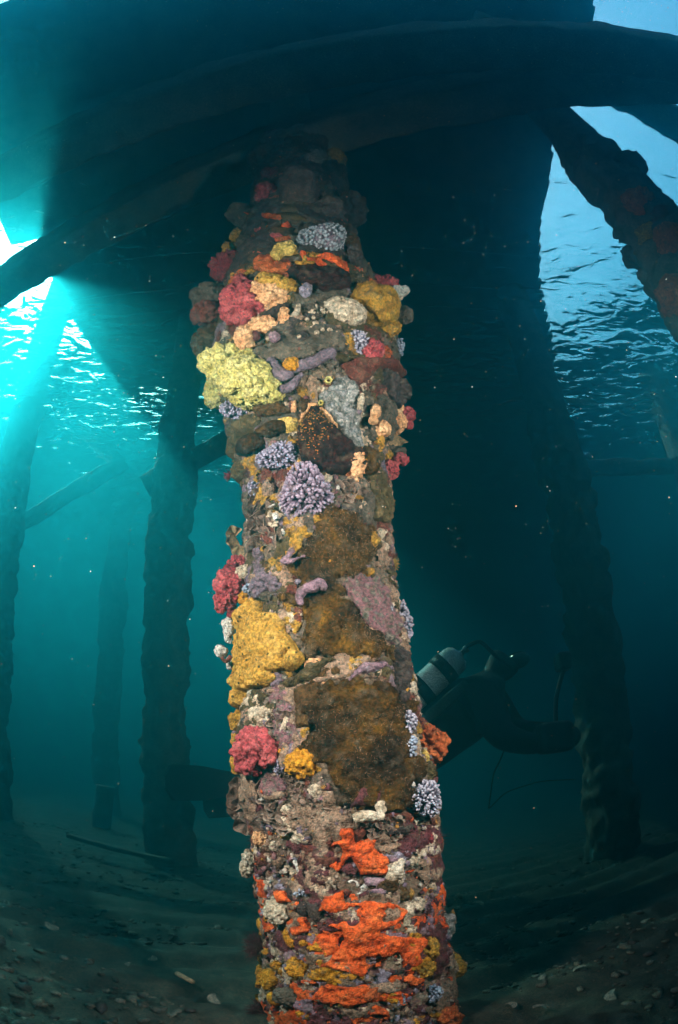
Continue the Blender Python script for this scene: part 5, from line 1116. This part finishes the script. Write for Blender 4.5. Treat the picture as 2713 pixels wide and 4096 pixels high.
obj('valve', *lathe([(TL, 0.0), (TL, 0.016), (TL + 0.035, 0.016), (TL + 0.037, 0.022), (TL + 0.055, 0.022), (TL + 0.058, 0.0)], ax, 12), material('chrome', [(0.3, 0.32, 0.33)], rough=0.3, bump=0), tk)
for f in (0.40, 0.74):
    q = f * TL; st = obj('strap', *lathe([(q - 0.034, 0.089), (q - 0.034, 0.095), (q + 0.034, 0.095), (q + 0.034, 0.089)], ax), M_neo, tk)
    bq = np.array(Vector(ax / TL).to_track_quat('Z', 'Y').to_matrix()); V, F = ico(2); sq = np.sign(V) * np.abs(V) ** 0.45 * np.array([0.026, 0.026, 0.02]); side = np.array([-0.2, -0.95, 0.35]); side -= ax / TL * (side @ ax / TL); side /= np.linalg.norm(side)
    obj('buckle', sq @ bq.T + ax / TL * q + side * 0.095, F, material('buckle', [(0.05, 0.055, 0.055)], rough=0.5, bump=0), st)
# weight pocket, hose, camera rig
pk = tube  # (placeholder name kept local)
def strand(name, pts, r, mat, parent=None, nu=8):
    pts = np.array(pts); k = np.linspace(0, len(pts) - 1, 10 * len(pts)); A = np.stack([np.interp(k, range(len(pts)), pts[:, j]) for j in range(3)], 1)
    for _ in range(12): A[1:-1] = (A[:-2] + 2 * A[1:-1] + A[2:]) / 4
    T = np.gradient(A, axis=0); T /= np.linalg.norm(T, axis=1)[:, None]; s = np.cross(T, [0.2, -1, 0.1]); s /= np.linalg.norm(s, axis=1)[:, None]; w = np.cross(s, T)
    V = np.concatenate([A[i] + r * (np.cos(np.linspace(0, 2 * math.pi, nu, endpoint=False))[:, None] * s[i] + np.sin(np.linspace(0, 2 * math.pi, nu, endpoint=False))[:, None] * w[i]) for i in range(len(A))])
    return obj(name, V, quads(nu, len(A), True), mat, parent)
V, F = ico(3); sq = np.sign(V) * np.abs(V) ** 0.5 * np.array([0.19, 0.05, 0.035]); pr = np.array(Vector(ax / TL).to_track_quat('X', 'Z').to_matrix())
obj('buoyancy_pocket', sq @ pr.T + Q(1022, 1632, 3.08), F, material('grey_nylon', [(0.06, 0.075, 0.07), (0.09, 0.105, 0.10)], scale=30), person)
strand('hose', [Q(1078, 1495, 3.12), Q(1110, 1480, 3.1), Q(1150, 1520, 3.05), Q(1185, 1545, 3.1)], 0.012, M_neo, person)
rig = empty('underwater_camera', D(1300, 1720, 3.0)); tag(rig, 'dark underwater camera rig with flash held by the diver', 'camera')
def Q2(x, y, d=3.0): return D(x, y, d) - np.array(rig.location)
V, F = ico(3); sq = np.sign(V) * np.abs(V) ** 0.4
obj('housing', sq * np.array([0.10, 0.07, 0.085]) + Q2(1282, 1705), F, M_neo, rig)
obj('port', *lathe([(0.04, 0.0), (0.04, 0.05), (0.13, 0.06), (0.15, 0.05), (0.15, 0.0)], (0.8, 0.5, 0)), M_neo, rig); rig.children[-1].location = Q2(1290, 1705)
strand('flash_arm', [Q2(1285, 1680), Q2(1285, 1615), Q2(1302, 1550)], 0.013, M_neo, rig)
obj('flash', sq * np.array([0.04, 0.055, 0.05]) + Q2(1302, 1530), F, material('flash_case', [(0.03, 0.035, 0.035), (0.05, 0.055, 0.055)], rough=0.4), rig)
ln = strand('cord', [D(1130, 1870, 3.0), D(1140, 1790, 3.0), D(1160, 1750, 3.0), D(1172, 1718, 3.0)], 0.0035, material('green_cord', [(0.03, 0.10, 0.015)], bump=0)); tag(ln, 'upright thin green cord dangling below the diver', 'cord')
ln = strand('cord', [D(1132, 1868, 3.0), D(1170, 1830, 3.0), D(1250, 1805, 3.0), D(1330, 1802, 3.0)], 0.003, ln.data.materials[0]); tag(ln, 'thin green cord trailing right beneath the diver', 'cord')

# ------------------------------------------------------------------ drifting specks in the water
def specks(name, n, dmin, dmax, rmin, rmax, seed, cols, label, ylim=(0, 2368), xlim=(0, 1568), power=1.0):
    rr = np.random.default_rng(seed); V, F = ico(1); nv = len(V)
    X = rr.uniform(*xlim, n); Y = ylim[0] + (ylim[1] - ylim[0]) * rr.uniform(0, 1, n) ** power; d = rr.uniform(dmin, dmax, n); P = CAM + ray(X * 2713 / 1568, Y * 2713 / 1568) * d[:, None]
    keep = (P[:, 2] < SURF - 0.1) & (P[:, 2] > SEAB + 0.1) & (np.hypot(*(P - axis(P[:, 2]))[:, :2].T) > prof(P[:, 2]) + 0.09); P = P[keep]; n = len(P)
    r = (rmin + (rmax - rmin) * rr.uniform(0, 1, n) ** 3)[:, None, None] * rr.uniform(0.5, 1.5, (n, 1, 3))
    W = V[None] * r + P[:, None, :]
    o = obj(name, W.reshape(-1, 3), (F[None] + (np.arange(n) * nv)[:, None, None]).reshape(-1, 3), material(name, cols, island=True, bump=0)); tag(o, label, kind='stuff')
specks('marine_snow', 9000, 1.2, 3.6, 0.0004, 0.0015, 61, [(0.45, 0.32, 0.20), (0.40, 0.40, 0.36), (0.50, 0.30, 0.16), (0.35, 0.35, 0.35)], 'tiny pale specks drifting through the water', power=2.4)
